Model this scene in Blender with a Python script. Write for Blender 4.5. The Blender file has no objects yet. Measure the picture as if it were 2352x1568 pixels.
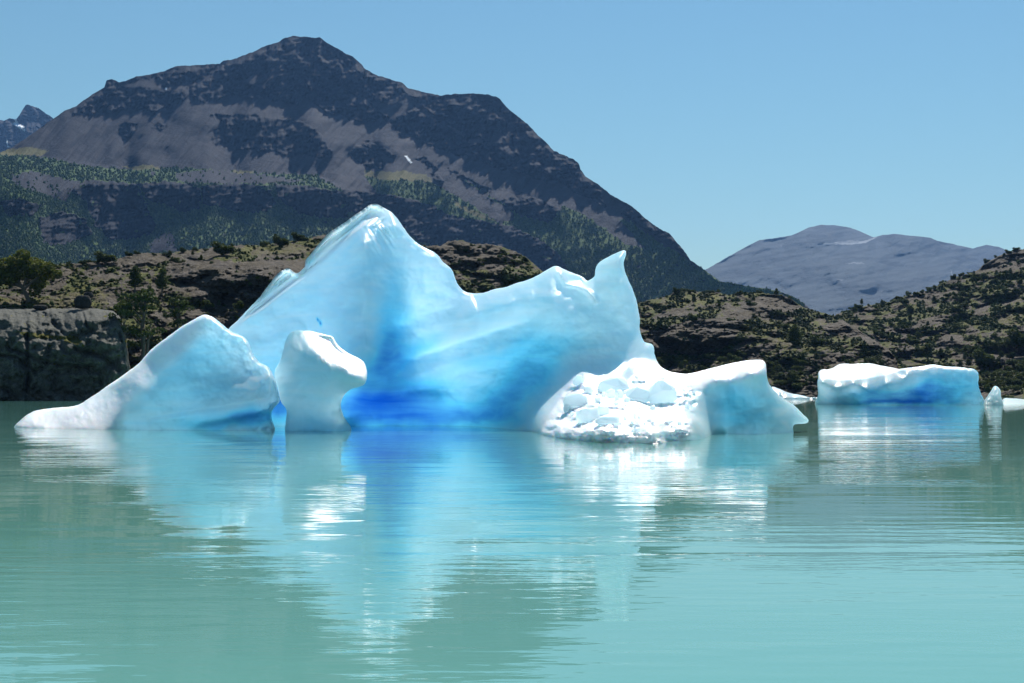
import bpy, math, random
import numpy as np
random.seed(7)
rng = np.random.default_rng(7)
R = math.radians
C = bpy.context.scene.collection

# ------------------------------------------------------------------ camera
F = 3267.0                      # focal length in the 2352-wide drawing grid
CX, CY, HOR, H = 1176.0, 784.0, 897.0, 3.0
PITCH = math.atan((HOR - CY) / F)
cp, sp = math.cos(PITCH), math.sin(PITCH)
cam_d = bpy.data.cameras.new('camera')
cam = bpy.data.objects.new('camera', cam_d)
C.objects.link(cam)
cam.location = (0, 0, H)
cam.rotation_euler = (math.pi / 2 + PITCH, 0, 0)
cam_d.sensor_width = 36
cam_d.lens = 36 * F / 2352
cam_d.clip_start = 0.5
cam_d.clip_end = 90000
bpy.context.scene.camera = cam

def ray(px, py):
    xc = (np.asarray(px, float) - CX) / F
    yc = (CY - np.asarray(py, float)) / F
    return xc, cp - sp * yc, sp + cp * yc

def at(px, py, d):
    """point at ground distance d (metres along +Y) seen at survey direction px, py"""
    x, y, z = ray(px, py)
    k = np.asarray(d, float) / y
    return np.stack([x * k, np.asarray(d, float) + 0 * k, H + z * k], -1)

def WL(py):
    x, y, z = ray(0, py)
    return float(-H * y / z)

# ------------------------------------------------------------------ numpy noise
_perm = rng.permutation(256)
_perm = np.concatenate([_perm, _perm, _perm])
_grad = rng.normal(size=(256, 3)); _grad /= np.linalg.norm(_grad, axis=1)[:, None]

def pn(x, y, z=0.0):
    x, y, z = np.broadcast_arrays(np.asarray(x, float), np.asarray(y, float), np.asarray(z, float))
    xi, yi, zi = np.floor(x).astype(int), np.floor(y).astype(int), np.floor(z).astype(int)
    xf, yf, zf = x - xi, y - yi, z - zi
    u, v, w = [t * t * t * (t * (t * 6 - 15) + 10) for t in (xf, yf, zf)]
    out = 0
    for dx in (0, 1):
        for dy in (0, 1):
            for dz in (0, 1):
                h = _perm[(_perm[(_perm[(xi + dx) & 255] + yi + dy) & 255] + zi + dz) & 255]
                g = _grad[h]
                d = g[..., 0] * (xf - dx) + g[..., 1] * (yf - dy) + g[..., 2] * (zf - dz)
                out = out + d * (u if dx else 1 - u) * (v if dy else 1 - v) * (w if dz else 1 - w)
    return out * 1.6

def fbm(x, y, z=0.0, o=5, g=0.5):
    s, a = 0, 1.0
    for i in range(o):
        s = s + a * pn(x * 2 ** i + 17.3 * i, y * 2 ** i + 5.1 * i, z * 2 ** i + 3.7 * i)
        a *= g
    return s

def billow(x, y, z=0.0, o=4, g=0.5):
    s, a = 0, 1.0
    for i in range(o):
        s = s + a * (np.abs(pn(x * 2 ** i + 7.3 * i, y * 2 ** i + 9.1 * i, z + 3.7 * i)) * 2 - .6)
        a *= g
    return s

def sstep(a, b, x):
    t = np.clip((x - a) / (b - a), 0, 1)
    return t * t * (3 - 2 * t)

class TPS:
    """smooth log-distance field through survey points (x, y, distance)"""
    def __init__(s, pts, lam=1e-5, log=True):
        p = np.array(pts, float)
        s.c = p[:, :2] / 500.0
        s.log = log
        v = np.log(p[:, 2]) if log else p[:, 2]
        n = len(p)
        K = s.k(s.c, s.c) + lam * np.eye(n)
        P = np.c_[np.ones(n), s.c]
        A = np.block([[K, P], [P.T, np.zeros((3, 3))]])
        s.w = np.linalg.solve(A, np.r_[v, 0, 0, 0])
    @staticmethod
    def k(a, b):
        r2 = ((a[:, None] - b[None]) ** 2).sum(-1)
        return 0.5 * r2 * np.log(r2 + 1e-12)
    def __call__(s, x, y):
        x, y = np.broadcast_arrays(np.asarray(x, float), np.asarray(y, float))
        q = np.c_[x.ravel(), y.ravel()] / 500.0
        out = np.empty(len(q))
        for i in range(0, len(q), 20000):
            b = q[i:i + 20000]
            out[i:i + 20000] = s.k(b, s.c) @ s.w[:-3] + s.w[-3] + b @ s.w[-2:]
        if s.log: out = np.exp(out)
        return out.reshape(x.shape)

def inpoly(px, py, poly):
    p = np.array(poly, float)
    shp = px.shape; px = px.ravel(); py = py.ravel()
    res = np.zeros(px.shape, bool)
    m = (px >= p[:, 0].min()) & (px <= p[:, 0].max()) & (py >= p[:, 1].min()) & (py <= p[:, 1].max())
    x, y = px[m], py[m]
    r = np.zeros(x.shape, bool)
    n = len(p); j = n - 1
    for i in range(n):
        c = ((p[i, 1] > y) != (p[j, 1] > y)) & (x < (p[j, 0] - p[i, 0]) * (y - p[i, 1]) / (p[j, 1] - p[i, 1] + 1e-12) + p[i, 0])
        r ^= c; j = i
    res[m] = r
    return res.reshape(shp)

def polydist(px, py, poly):
    """unsigned distance to a closed polyline and the nearest point on it"""
    p = np.array(poly, float); q = np.roll(p, -1, 0)
    best = np.full(px.shape, 1e9); nx = px.copy(); ny = py.copy()
    for a, b in zip(p, q):
        d = b - a; L = d @ d + 1e-12
        t = np.clip(((px - a[0]) * d[0] + (py - a[1]) * d[1]) / L, 0, 1)
        cx, cy = a[0] + t * d[0], a[1] + t * d[1]
        dd = np.hypot(px - cx, py - cy)
        m = dd < best
        best = np.where(m, dd, best); nx = np.where(m, cx, nx); ny = np.where(m, cy, ny)
    return best, nx, ny

def linedist(px, py, pts):
    best = np.full(px.shape, 1e9)
    for a, b in zip(pts[:-1], pts[1:]):
        a = np.array(a, float); d = np.array(b, float) - a; L = d @ d + 1e-12
        t = np.clip(((px - a[0]) * d[0] + (py - a[1]) * d[1]) / L, 0, 1)
        best = np.minimum(best, np.hypot(px - a[0] - t * d[0], py - a[1] - t * d[1]))
    return best

# ------------------------------------------------------------------ object helpers
def tag(o, label=None, cat=None, group=None, kind=None):
    if label: o['label'] = label
    if cat: o['category'] = cat
    if group: o['group'] = group
    if kind: o['kind'] = kind
    return o

def mesh(name, verts, faces, mat, smooth=True, attrs=None):
    verts = np.asarray(verts, np.float32).reshape(-1, 3)
    faces = np.asarray(faces, np.int32)
    me = bpy.data.meshes.new(name)
    k = faces.shape[1]
    me.vertices.add(len(verts)); me.vertices.foreach_set('co', verts.ravel())
    me.loops.add(faces.size); me.loops.foreach_set('vertex_index', faces.ravel())
    me.polygons.add(len(faces))
    me.polygons.foreach_set('loop_start', np.arange(0, faces.size, k, dtype=np.int32))
    me.polygons.foreach_set('loop_total', np.full(len(faces), k, np.int32))
    me.polygons.foreach_set('use_smooth', np.full(len(faces), smooth, bool))
    for n, arr in (attrs or {}).items():
        a = me.attributes.new(n, 'FLOAT_COLOR', 'POINT')
        c = np.ones((len(verts), 4), np.float32); arr = np.asarray(arr, np.float32)
        c[:, :arr.shape[1]] = arr
        a.data.foreach_set('color', c.ravel())
    me.update(); me.validate()
    me.materials.append(mat)
    return me

def link(name, me, parent=None, loc=None):
    o = bpy.data.objects.new(name, me)
    C.objects.link(o)
    if parent: o.parent = parent
    if loc is not None: o.location = loc
    return o

def gridfaces(nr, nc, off=0):
    i = np.arange(nr - 1)[:, None] * nc + np.arange(nc - 1)[None]
    return np.stack([i, i + 1, i + nc + 1, i + nc], -1).reshape(-1, 4) + off

# ------------------------------------------------------------------ materials
def newmat(name):
    m = bpy.data.materials.new(name); m.use_nodes = True
    nt = m.node_tree
    return m, nt, nt.nodes['Principled BSDF'], nt.nodes, nt.links

def N(nodes, t, **kw):
    n = nodes.new(t)
    for k, v in kw.items():
        if k in n.inputs: n.inputs[k].default_value = v
        else: setattr(n, k, v)
    return n

def mixc(nodes, links, fac, a, b, mode='MIX'):
    m = nodes.new('ShaderNodeMix'); m.data_type = 'RGBA'; m.blend_type = mode
    for sock, v in ((m.inputs[0], fac), (m.inputs[6], a), (m.inputs[7], b)):
        if isinstance(v, bpy.types.NodeSocket): links.new(v, sock)
        elif isinstance(v, (int, float)): sock.default_value = v
        else: sock.default_value = (*v, 1)
    return m.outputs[2]

def ramp(nodes, links, src, a, b, lo=0.0, hi=1.0):
    m = nodes.new('ShaderNodeMapRange'); m.inputs[1].default_value = a; m.inputs[2].default_value = b
    m.inputs[3].default_value = lo; m.inputs[4].default_value = hi
    links.new(src, m.inputs[0]); return m.outputs[0]

def math_(nodes, links, op, a, b):
    m = nodes.new('ShaderNodeMath'); m.operation = op
    for s, v in ((m.inputs[0], a), (m.inputs[1], b)):
        if isinstance(v, bpy.types.NodeSocket): links.new(v, s)
        else: s.default_value = v
    return m.outputs[0]

def noise(nodes, links, scale, detail=4, rough=0.55, vec=None, stretch=None, dist=0.0):
    n = nodes.new('ShaderNodeTexNoise')
    n.inputs['Scale'].default_value = scale; n.inputs['Detail'].default_value = detail
    n.inputs['Roughness'].default_value = rough; n.inputs['Distortion'].default_value = dist
    g = nodes.new('ShaderNodeNewGeometry')
    v = g.outputs['Position']
    if stretch:
        mp = nodes.new('ShaderNodeMapping'); mp.inputs['Scale'].default_value = stretch
        links.new(v, mp.inputs[0]); v = mp.outputs[0]
    links.new(v, n.inputs['Vector'])
    return n.outputs['Fac']

def bump(nodes, links, h, strength, dist, normal=None):
    b = nodes.new('ShaderNodeBump'); b.inputs['Strength'].default_value = strength
    b.inputs['Distance'].default_value = dist
    links.new(h, b.inputs['Height'])
    if normal: links.new(normal, b.inputs['Normal'])
    return b.outputs[0]

def ice_material(name, white=(0.86, 0.98, 0.995), blue=(0.04, 0.34, 0.95), radius=(0.30, 0.48, 0.62), scale=1.5, trans=0.68, dens=0.08, fmul=1.0):
    m, nt, p, nd, lk = newmat(name)
    at_ = nd.new('ShaderNodeAttribute'); at_.attribute_name = 'ice'
    sep = nd.new('ShaderNodeSeparateColor'); lk.new(at_.outputs['Color'], sep.inputs[0])
    n1 = noise(nd, lk, 0.16, 4, 0.5, stretch=(1, 1, 1.6), dist=0.6)
    n1 = ramp(nd, lk, n1, 0.4, 0.75, 0, 0.18)
    lay = noise(nd, lk, 1.0, 5, 0.6, stretch=(0.10, 0.25, 1.1), dist=0.5)
    lay = ramp(nd, lk, lay, 0.35, 0.75, -0.07, 0.10)
    f = math_(nd, lk, 'MAXIMUM', sep.outputs[0], n1)
    f = math_(nd, lk, 'ADD', f, lay)
    f = math_(nd, lk, 'MAXIMUM', f, 0.0)
    f = math_(nd, lk, 'MINIMUM', f, 1.0)
    f = math_(nd, lk, 'MULTIPLY', f, fmul)
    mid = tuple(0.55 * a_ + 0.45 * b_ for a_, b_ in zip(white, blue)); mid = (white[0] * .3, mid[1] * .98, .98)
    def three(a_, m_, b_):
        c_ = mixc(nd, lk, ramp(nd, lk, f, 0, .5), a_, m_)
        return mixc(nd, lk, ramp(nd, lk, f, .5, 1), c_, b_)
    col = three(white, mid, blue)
    col = mixc(nd, lk, ramp(nd, lk, sep.outputs[1], 0, 1, 0, .9), col, (0.96, 0.985, 0.995))
    lk.new(col, p.inputs['Base Color'])
    p.inputs['Subsurface Weight'].default_value = 1.0
    p.inputs['Subsurface Radius'].default_value = radius
    p.inputs['Subsurface Scale'].default_value = scale
    p.inputs['IOR'].default_value = 1.31
    p.inputs['Roughness'].default_value = 0.38
    # weathered granular firn where sun has rotted the surface (green channel), smooth elsewhere
    g1 = noise(nd, lk, 9.0, 3, 0.7)
    g2 = noise(nd, lk, 1.1, 4, 0.55, stretch=(1, 1, .7))
    gg = math_(nd, lk, 'MULTIPLY', g1, ramp(nd, lk, sep.outputs[1], 0, 1, 0.12, 1.0))
    b1 = bump(nd, lk, gg, 0.55, 0.10)
    b2 = bump(nd, lk, g2, 0.25, 0.14, b1)
    lk.new(b2, p.inputs['Normal'])
    tr = nd.new('ShaderNodeBsdfTranslucent'); lk.new(b2, tr.inputs['Normal'])
    lk.new(three((0.95, 0.995, 1.0), (0.36, 0.87, 1.0), (0.008, 0.135, 0.62)), tr.inputs[0])
    mx = nd.new('ShaderNodeMixShader'); lk.new(ramp(nd, lk, sep.outputs[1], 0, 1, trans, .06), mx.inputs[0])
    out = nd['Material Output']
    lk.new(p.outputs[0], mx.inputs[1]); lk.new(tr.outputs[0], mx.inputs[2]); lk.new(mx.outputs[0], out.inputs[0])
    ab = nd.new('ShaderNodeVolumeAbsorption'); ab.inputs[0].default_value = (0.05, 0.70, 0.96, 1); ab.inputs[1].default_value = dens
    lk.new(ab.outputs[0], out.inputs['Volume'])
    return m

ICE = ice_material('glacier_ice')
ICE_THIN = ice_material('clear_thin_ice', white=(0.76, 0.985, 0.988), trans=0.78, dens=0.12)
ICE_FAR = ice_material('old_glacier_ice', scale=2.6, dens=0.05)
ICE_CHUNK = ice_material('bubbly_ice', white=(0.93, 0.975, 0.985), blue=(0.7, 0.9, 0.97), radius=(0.2, 0.3, 0.35), scale=0.8, fmul=.15, trans=0.6, dens=0.12)

def rock_material(name, rockc, rockc2, vegc, vegc2, lightc, sc=1.0, bumpd=1.0, snow=(0.85, 0.88, 0.92)):
    """mask attribute: R rock, G plants, B pale gravel / grass, A unused"""
    m, nt, p, nd, lk = newmat(name)
    a = nd.new('ShaderNodeAttribute'); a.attribute_name = 'mask'
    s = nd.new('ShaderNodeSeparateColor'); lk.new(a.outputs['Color'], s.inputs[0])
    a2 = nd.new('ShaderNodeAttribute'); a2.attribute_name = 'mask2'
    s2 = nd.new('ShaderNodeSeparateColor'); lk.new(a2.outputs['Color'], s2.inputs[0])
    n1 = noise(nd, lk, 0.05 * sc, 8, 0.65)
    n2 = noise(nd, lk, 0.3 * sc, 6, 0.7)
    nv = noise(nd, lk, 0.09 * sc, 5, 0.6, stretch=(1, 1, 0.15))
    rock = mixc(nd, lk, ramp(nd, lk, n2, 0.42, 0.60), rockc, rockc2)
    rock = mixc(nd, lk, ramp(nd, lk, nv, 0.45, 0.7, 0, 0.6), rock, tuple(c * 0.55 for c in rockc))
    veg = mixc(nd, lk, ramp(nd, lk, n2, 0.42, 0.60), vegc, vegc2)
    light = mixc(nd, lk, ramp(nd, lk, n1, 0.35, 0.7), lightc, tuple(c * 0.78 for c in lightc))
    col = mixc(nd, lk, s.outputs[0], light, rock)
    vm = math_(nd, lk, 'ADD', s.outputs[1], ramp(nd, lk, n1, 0.35, 0.65, -0.25, 0.25))
    col = mixc(nd, lk, ramp(nd, lk, vm, 0.42, 0.58), col, veg)
    col = mixc(nd, lk, s2.outputs[1], col, (0.12, 0.11, 0.035))
    col = mixc(nd, lk, s2.outputs[0], col, snow)
    lk.new(col, p.inputs['Base Color'])
    p.inputs['Roughness'].default_value = 0.85
    p.inputs['Specular IOR Level'].default_value = 0.03
    b = bump(nd, lk, n2, 0.8, 2.5 * bumpd / sc)
    b = bump(nd, lk, n1, 0.5, 8.0 * bumpd / sc, b)
    lk.new(b, p.inputs['Normal'])
    return m

MOUNT = rock_material('mountain_rock', (0.010, 0.011, 0.017), (0.019, 0.020, 0.026), (0.030, 0.058, 0.016), (0.070, 0.105, 0.026),
                      (0.047, 0.045, 0.052), sc=0.35, bumpd=1.0)
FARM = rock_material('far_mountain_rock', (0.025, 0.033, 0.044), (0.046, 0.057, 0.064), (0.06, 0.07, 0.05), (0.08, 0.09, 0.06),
                     (0.068, 0.082, 0.092), sc=0.12, bumpd=1.0)  # bluish rock colours carry part of the distance haze
HILL = rock_material('ice_scoured_rock', (0.052, 0.045, 0.038), (0.150, 0.128, 0.108), (0.042, 0.056, 0.014), (0.105, 0.098, 0.028),
                      (0.085, 0.066, 0.034), sc=1.1, bumpd=0.9)
CLIFF = rock_material('lake_cliff_rock', (0.075, 0.078, 0.066), (0.15, 0.145, 0.12), (0.075, 0.080, 0.02), (0.13, 0.11, 0.03),
                      (0.12, 0.118, 0.105), sc=2.6, bumpd=.8)

def leaf_material(name, c1, c2, var=0.5):
    m, nt, p, nd, lk = newmat(name)
    oi = nd.new('ShaderNodeObjectInfo')
    at_ = nd.new('ShaderNodeAttribute'); at_.attribute_name = 'tint'
    s = nd.new('ShaderNodeSeparateColor'); lk.new(at_.outputs['Color'], s.inputs[0])
    f = math_(nd, lk, 'ADD', s.outputs[0], ramp(nd, lk, oi.outputs['Random'], 0, 1, -0.25, 0.25))
    col = mixc(nd, lk, ramp(nd, lk, f, 0.0, 1.0), c1, c2)
    lk.new(col, p.inputs['Base Color'])
    p.inputs['Roughness'].default_value = 0.7
    p.inputs['Specular IOR Level'].default_value = 0.05
    # thin leaves let sun through
    tr = nd.new('ShaderNodeBsdfTranslucent'); lk.new(col, tr.inputs[0])
    mx = nd.new('ShaderNodeMixShader'); mx.inputs[0].default_value = 0.25
    out = nd['Material Output']
    lk.new(p.outputs[0], mx.inputs[1]); lk.new(tr.outputs[0], mx.inputs[2]); lk.new(mx.outputs[0], out.inputs[0])
    return m
LEAF = leaf_material('beech_leaves', (0.030, 0.046, 0.014), (0.090, 0.112, 0.030))
LEAF_Y = leaf_material('sunny_beech_leaves', (0.040, 0.055, 0.012), (0.14, 0.15, 0.03))
LEAF_FAR = leaf_material('far_forest_leaves', (0.026, 0.052, 0.020), (0.095, 0.140, 0.045))

m, nt, p, nd, lk = newmat('grey_bark')
p.inputs['Base Color'].default_value = (0.09, 0.075, 0.06, 1); p.inputs['Roughness'].default_value = 0.9
BARK = m

# ------------------------------------------------------------------ water
def water_material():
    m, nt, p, nd, lk = newmat('glacial_lake_water')
    big = noise(nd, lk, 0.03, 3, 0.5, stretch=(0.5, 1, 1))
    col = mixc(nd, lk, ramp(nd, lk, big, 0.3, 0.7), (0.104, 0.268, 0.228), (0.112, 0.284, 0.242))
    lk.new(col, p.inputs['Base Color'])
    p.inputs['Roughness'].default_value = 0.02
    p.inputs['IOR'].default_value = 1.333
    ripple = noise(nd, lk, 1.0, 3, 0.5, stretch=(0.6, 2.0, 1))
    ripple2 = noise(nd, lk, 1.0, 2, 0.5, stretch=(0.14, 0.42, 1))
    gust = noise(nd, lk, 1.0, 3, 0.55, stretch=(0.035, 0.09, 1), dist=1.0)
    gm = ramp(nd, lk, gust, 0.44, 0.60, 0.15, 1.15)
    h = math_(nd, lk, 'MULTIPLY', ripple, gm)
    b = bump(nd, lk, h, 1.0, 0.017)
    b = bump(nd, lk, ripple2, 1.0, 0.018, b)
    lk.new(b, p.inputs['Normal'])
    return m
WATER = water_material()
xs = np.array([-30000, -3000, -600, -150, 0, 150, 600, 3000, 30000.])
ys = np.array([-2000, -100, 0, 60, 140, 300, 600, 1500, 5000, 40000.])
gx, gy = np.meshgrid(xs, ys)
me = mesh('lake_water', np.stack([gx, gy, 0 * gx], -1), gridfaces(len(ys), len(xs)), WATER)
tag(link('water', me), kind='structure')

# ------------------------------------------------------------------ solid from a surveyed outline
def solid(name, outline, ctrl, mat, step=3.0, r=16.0, a=1.2, T=8.0, RT=110.0, relief=None, icefn=None,
          jit=0.6, tmin=0.25, attr='ice', lam=1e-5, backfn=None):
    o = np.array(outline, float)
    # densify and roughen the outline
    pts = []
    for p0, p1 in zip(o, np.roll(o, -1, 0)):
        n = max(1, int(np.hypot(*(p1 - p0)) / 4))
        for k in range(n): pts.append(p0 + (p1 - p0) * k / n)
    pts = np.array(pts)
    # gentle corner rounding
    for _ in range(2): pts = 0.5 * pts + 0.25 * np.roll(pts, 1, 0) + 0.25 * np.roll(pts, -1, 0)
    pts[:, 0] += jit * fbm(pts[:, 0] * .11, pts[:, 1] * .11, 3.3, 3)
    pts[:, 1] += jit * fbm(pts[:, 0] * .11, pts[:, 1] * .11, 9.3, 3)
    x0, y0 = pts.min(0) - 2 * step; x1, y1 = pts.max(0) + 2 * step
    X = np.arange(x0, x1, step); Y = np.arange(y0, y1, step)
    PX, PY = np.meshgrid(X, Y)
    ins = inpoly(PX, PY, pts)
    d, nx, ny = polydist(PX, PY, pts)
    keep = ins & (d > 0.30 * step)
    cell = keep[:-1, :-1] & keep[1:, :-1] & keep[:-1, 1:] & keep[1:, 1:]
    used = np.zeros_like(keep)
    used[:-1, :-1] |= cell; used[1:, :-1] |= cell; used[:-1, 1:] |= cell; used[1:, 1:] |= cell
    cnt = np.zeros(keep.shape, int)
    cnt[:-1, :-1] += cell; cnt[1:, :-1] += cell; cnt[:-1, 1:] += cell; cnt[1:, 1:] += cell
    bnd = used & (cnt < 4)
    PX = np.where(bnd, nx, PX); PY = np.where(bnd, ny, PY)
    d = np.where(bnd, 0, d)
    idx = -np.ones(keep.shape, int); idx[used] = np.arange(used.sum())
    px, py, dd, bb = PX[used], PY[used], d[used], bnd[used]
    f = TPS(ctrl, lam=lam)
    base = f(px, py)
    rel = relief(px, py, dd) if relief is not None else 0
    rr = r(px, py) if callable(r) else r
    aa = a(px, py) if callable(a) else a
    prof = np.sqrt(np.clip(1 - (1 - np.clip(dd / rr, 0, 1)) ** 2, 0, 1))
    edge = base + aa
    front = base + aa * (1 - prof) + rel * sstep(0, 10, dd)
    tp = np.sqrt(np.clip(1 - (1 - np.clip(dd / RT, 0, 1)) ** 2, 0, 1))
    TT = T(px, py) if callable(T) else T
    back = np.maximum(edge + (TT + np.clip(rel, 0, 9)) * tp + 0.5 * fbm(px * .02, py * .02, 4.4, 3) * tp, front + tmin * prof)
    front = np.where(bb, edge, front)
    vf = at(px, py, front)
    n = len(px)
    bi = np.arange(n); inner = ~bb
    bi2 = bi.copy(); bi2[inner] = n + np.arange(inner.sum())
    vb = at(px[inner], py[inner], back[inner])
    q = np.stack([idx[:-1, :-1][cell], idx[1:, :-1][cell], idx[1:, 1:][cell], idx[:-1, 1:][cell]], -1)
    fb = bi2[q][:, ::-1]
    V = np.concatenate([vf, vb])
    if icefn is not None: im = icefn(px, py, dd)
    else: im = np.zeros((n, 3))
    im = np.concatenate([im, im[inner]])
    me = mesh(name, V, np.concatenate([q, fb]), mat, attrs={attr: im, **({'mask2': np.zeros((len(im), 3))} if attr == 'mask' else {})})
    def field(x, y):
        x = np.atleast_1d(np.asarray(x, float)); y = np.atleast_1d(np.asarray(y, float))
        return f(x, y) + (relief(x, y, np.full(x.shape, 50.)) if relief is not None else 0)
    return me, field

def T2(ox, oy, s, pts): return [(ox + x * s, oy + y * s) for x, y in pts]
c1 = lambda p: T2(0, 423.8, .38618, p)
c2 = lambda p: T2(605.4, 423.8, .38611, p)
c3 = lambda p: T2(1150.3, 544.9, .31656, p)
c4 = lambda p: T2(1453, 484.3, .38224, p)
c5 = lambda p: T2(0, 30.3, .48907, p)
c6 = lambda p: T2(787, 30.3, .42475, p)
c7 = lambda p: T2(1453, 605.4, .23163, p)
c8 = lambda p: T2(0, 544.9, .25091, p)
c9 = lambda p: T2(1755.7, 514.6, .28963, p)     # 2900,850 crop

def blue_mask(spots):
    def fn(px, py, d):
        w = 14 * fbm(px * .012, py * .012, 1.5, 3)
        b = np.zeros(px.shape)
        for (x, y, rx, ry, s, ang) in spots:
            ca, sa = math.cos(R(ang)), math.sin(R(ang))
            u = (px - x + w) * ca + (py - y + w) * sa; v = -(px - x + w) * sa + (py - y + w) * ca
            b = 1 - (1 - b) * (1 - min(s, .97) * np.exp(-1.7 * ((u / rx) ** 2 + (v / ry) ** 2) ** 1.15))
        return b
    return fn

# ---- main iceberg -------------------------------------------------------------------------
main_top = (c2([(-290, 1000), (-240, 900)]) + c1([(1360, 855), (1420, 800), (1500, 715), (1545, 670), (1575, 625), (1625, 560), (1665, 515), (1700, 497), (1715, 493),
               (1735, 508), (1760, 530), (1785, 520), (1800, 500), (1818, 485), (1813, 460), (1820, 440), (1850, 410), (1880, 370), (1915, 330), (1955, 285), (2038, 232)])
            + c2([(500, 212), (540, 180), (590, 150), (625, 122), (650, 111), (675, 113), (715, 135), (765, 165), (800, 205), (830, 250), (860, 295), (910, 345), (960, 375),
                  (1010, 397), (1045, 425), (1060, 455), (1110, 490), (1128, 515), (1140, 560), (1155, 595), (1185, 628), (1215, 643), (1250, 647), (1320, 643), (1330, 635), (1380, 620), (1450, 608), (1500, 585)])
            + c3([(60, 352), (120, 330), (200, 308), (270, 275), (335, 235), (385, 205), (405, 203), (440, 222), (500, 250), (560, 270), (600, 288), (618, 305), (622, 325), (650, 305), (683, 285),
                  (683, 250), (690, 215), (705, 187), (745, 160), (790, 135), (840, 112), (880, 96), (900, 88), (913, 90), (908, 115), (905, 145), (893, 165), (890, 205), (905, 260), (930, 320), (955, 370), (972, 420),
                  (985, 460), (995, 510), (1005, 560), (1013, 603), (1005, 640), (1010, 680), (1022, 725), (1040, 760), (1075, 768), (1105, 775), (1112, 800), (1113, 840), (1130, 890), (1150, 925), (1185, 955),
                  (1230, 975), (1290, 985), (1360, 990), (1430, 975), (1500, 955), (1560, 940), (1640, 920), (1720, 903), (1800, 890), (1860, 887), (1900, 890), (1922, 903), (1926, 940), (1930, 1000), (1940, 1055), (1965, 1090),
                  (2010, 1140), (2070, 1185), (2120, 1210), (2160, 1250), (2200, 1290), (2235, 1322), (2243, 1332), (2230, 1348), (2180, 1355), (2130, 1352), (2117, 1375), (2120, 1395), (2127, 1425)])
            + [(1830, 1045), (1630, 1062), (1530, 1085), (1400, 1085), (1260, 1070), (1150, 1045), (800, 1035), (600, 1035), (520, 1030), (515, 860)])
W = WL
main_ctrl = [
    (520, 980, 127), (600, 980, 125), (640, 978, 125), (700, 978, 124), (760, 978, 124),
    (600, 1040, 125), (800, 1040, 124), (1000, 1040, 124), (1200, 1045, 113),
    (530, 755, 126), (600, 700, 125), (560, 800, 123), (640, 850, 122), (740, 850, 121), (700, 740, 121), (640, 690, 124),
    (700, 600, 126), (760, 530, 126), (700, 650, 123.5), (760, 580, 123.5), (820, 600, 119.5), (780, 680, 119.5),
    (860, 470, 125), (840, 520, 121.5), (880, 520, 122), (830, 560, 119.5), (850, 620, 117.5), (850, 700, 116.5), (850, 800, 115.5), (853, 870, 114.8), (800, 800, 118.5),
    (930, 530, 122.5), (900, 600, 119.5), (1000, 600, 121.5), (950, 680, 121), (900, 760, 121), (870, 880, 119), (1050, 650, 121),
    (830, 930, 123), (800, 960, 124.5), (800, 978, W(979)), (900, 978, W(977.5)), (1000, 978, W(976.5)), (1080, 977, W(978)), (1150, 984, W(983)),
    (950, 850, 123.5), (1000, 770, 121.5), (1060, 722, 120), (1080, 780, 120), (1050, 850, 123), (1100, 900, 121.5), (1000, 920, 124), (1150, 800, 119.5), (1150, 720, 118.5),
    (1150, 675, 120.5), (1080, 672, 121), (1200, 655, 120.5), (1275, 612, 121), (1340, 640, 120.5), (1275, 680, 117.5), (1350, 710, 116.5), (1365, 660, 118.5),
    (1400, 610, 119), (1435, 578, 120), (1430, 650, 117.5), (1460, 720, 117.5), (1420, 780, 114.5), (1490, 800, 116.5), (1300, 800, 116), (1220, 850, 117), (1450, 830, 113),
    (1350, 850, 111.5), (1280, 890, 111.5), (1230, 930, 111.5), (1180, 980, W(986)), (1210, 985, W(989)),
    (1245, 996, W(997)), (1290, 1003, W(1006)), (1340, 1008, W(1012)), (1400, 1010, W(1015)), (1470, 1012, W(1016)), (1525, 1012, W(1015)), (1530, 1008, W(1012)), (1600, 1006, W(1009)), (1615, 1004, W(1006)),
    (1300, 985, W(1006) + .9), (1400, 975, W(1015) + 1.2), (1500, 978, W(1015) + 1.0), (1580, 972, W(1009) + 1.2),
    (1300, 930, 104), (1400, 950, 95), (1500, 940, 98), (1400, 905, 104.5), (1340, 885, 107), (1560, 925, 101), (1590, 950, 99),
    (1480, 880, 107), (1520, 850, 113), (1480, 850, 111.5), (1570, 858, 113.5), (1560, 885, 103.6), (1640, 850, 104.7), (1640, 864, 101.3), (1600, 890, 101.2), (1720, 834, 104.1), (1720, 846, 101.3), (1757, 842, 101.7), (1757, 870, 101.1), (1690, 900, 100.7), (1640, 900, 100.6), (1650, 940, 100.1),
    (1640, 990, W(995.5)), (1700, 990, W(995.5)), (1760, 990, W(995.5)), (1815, 990, W(995)), (1720, 930, 100.2), (1790, 920, 101.6), (1850, 965, 103.6), (1800, 960, 100.7),
    (1640, 1060, W(995.5)), (1400, 1080, W(1017)), (1820, 1040, W(995)), (1510, 1080, W(1016)),
]
main_ctrl = [(x, y, d * .967 if abs(d * 2 - round(d * 2)) < 1e-9 and not isinstance(d, np.floating) else d) for x, y, d in main_ctrl]
ridge_x = lambda py: np.interp(py, [440, 520, 560, 700, 860, 890], [862, 845, 835, 846, 852, 858])
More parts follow.
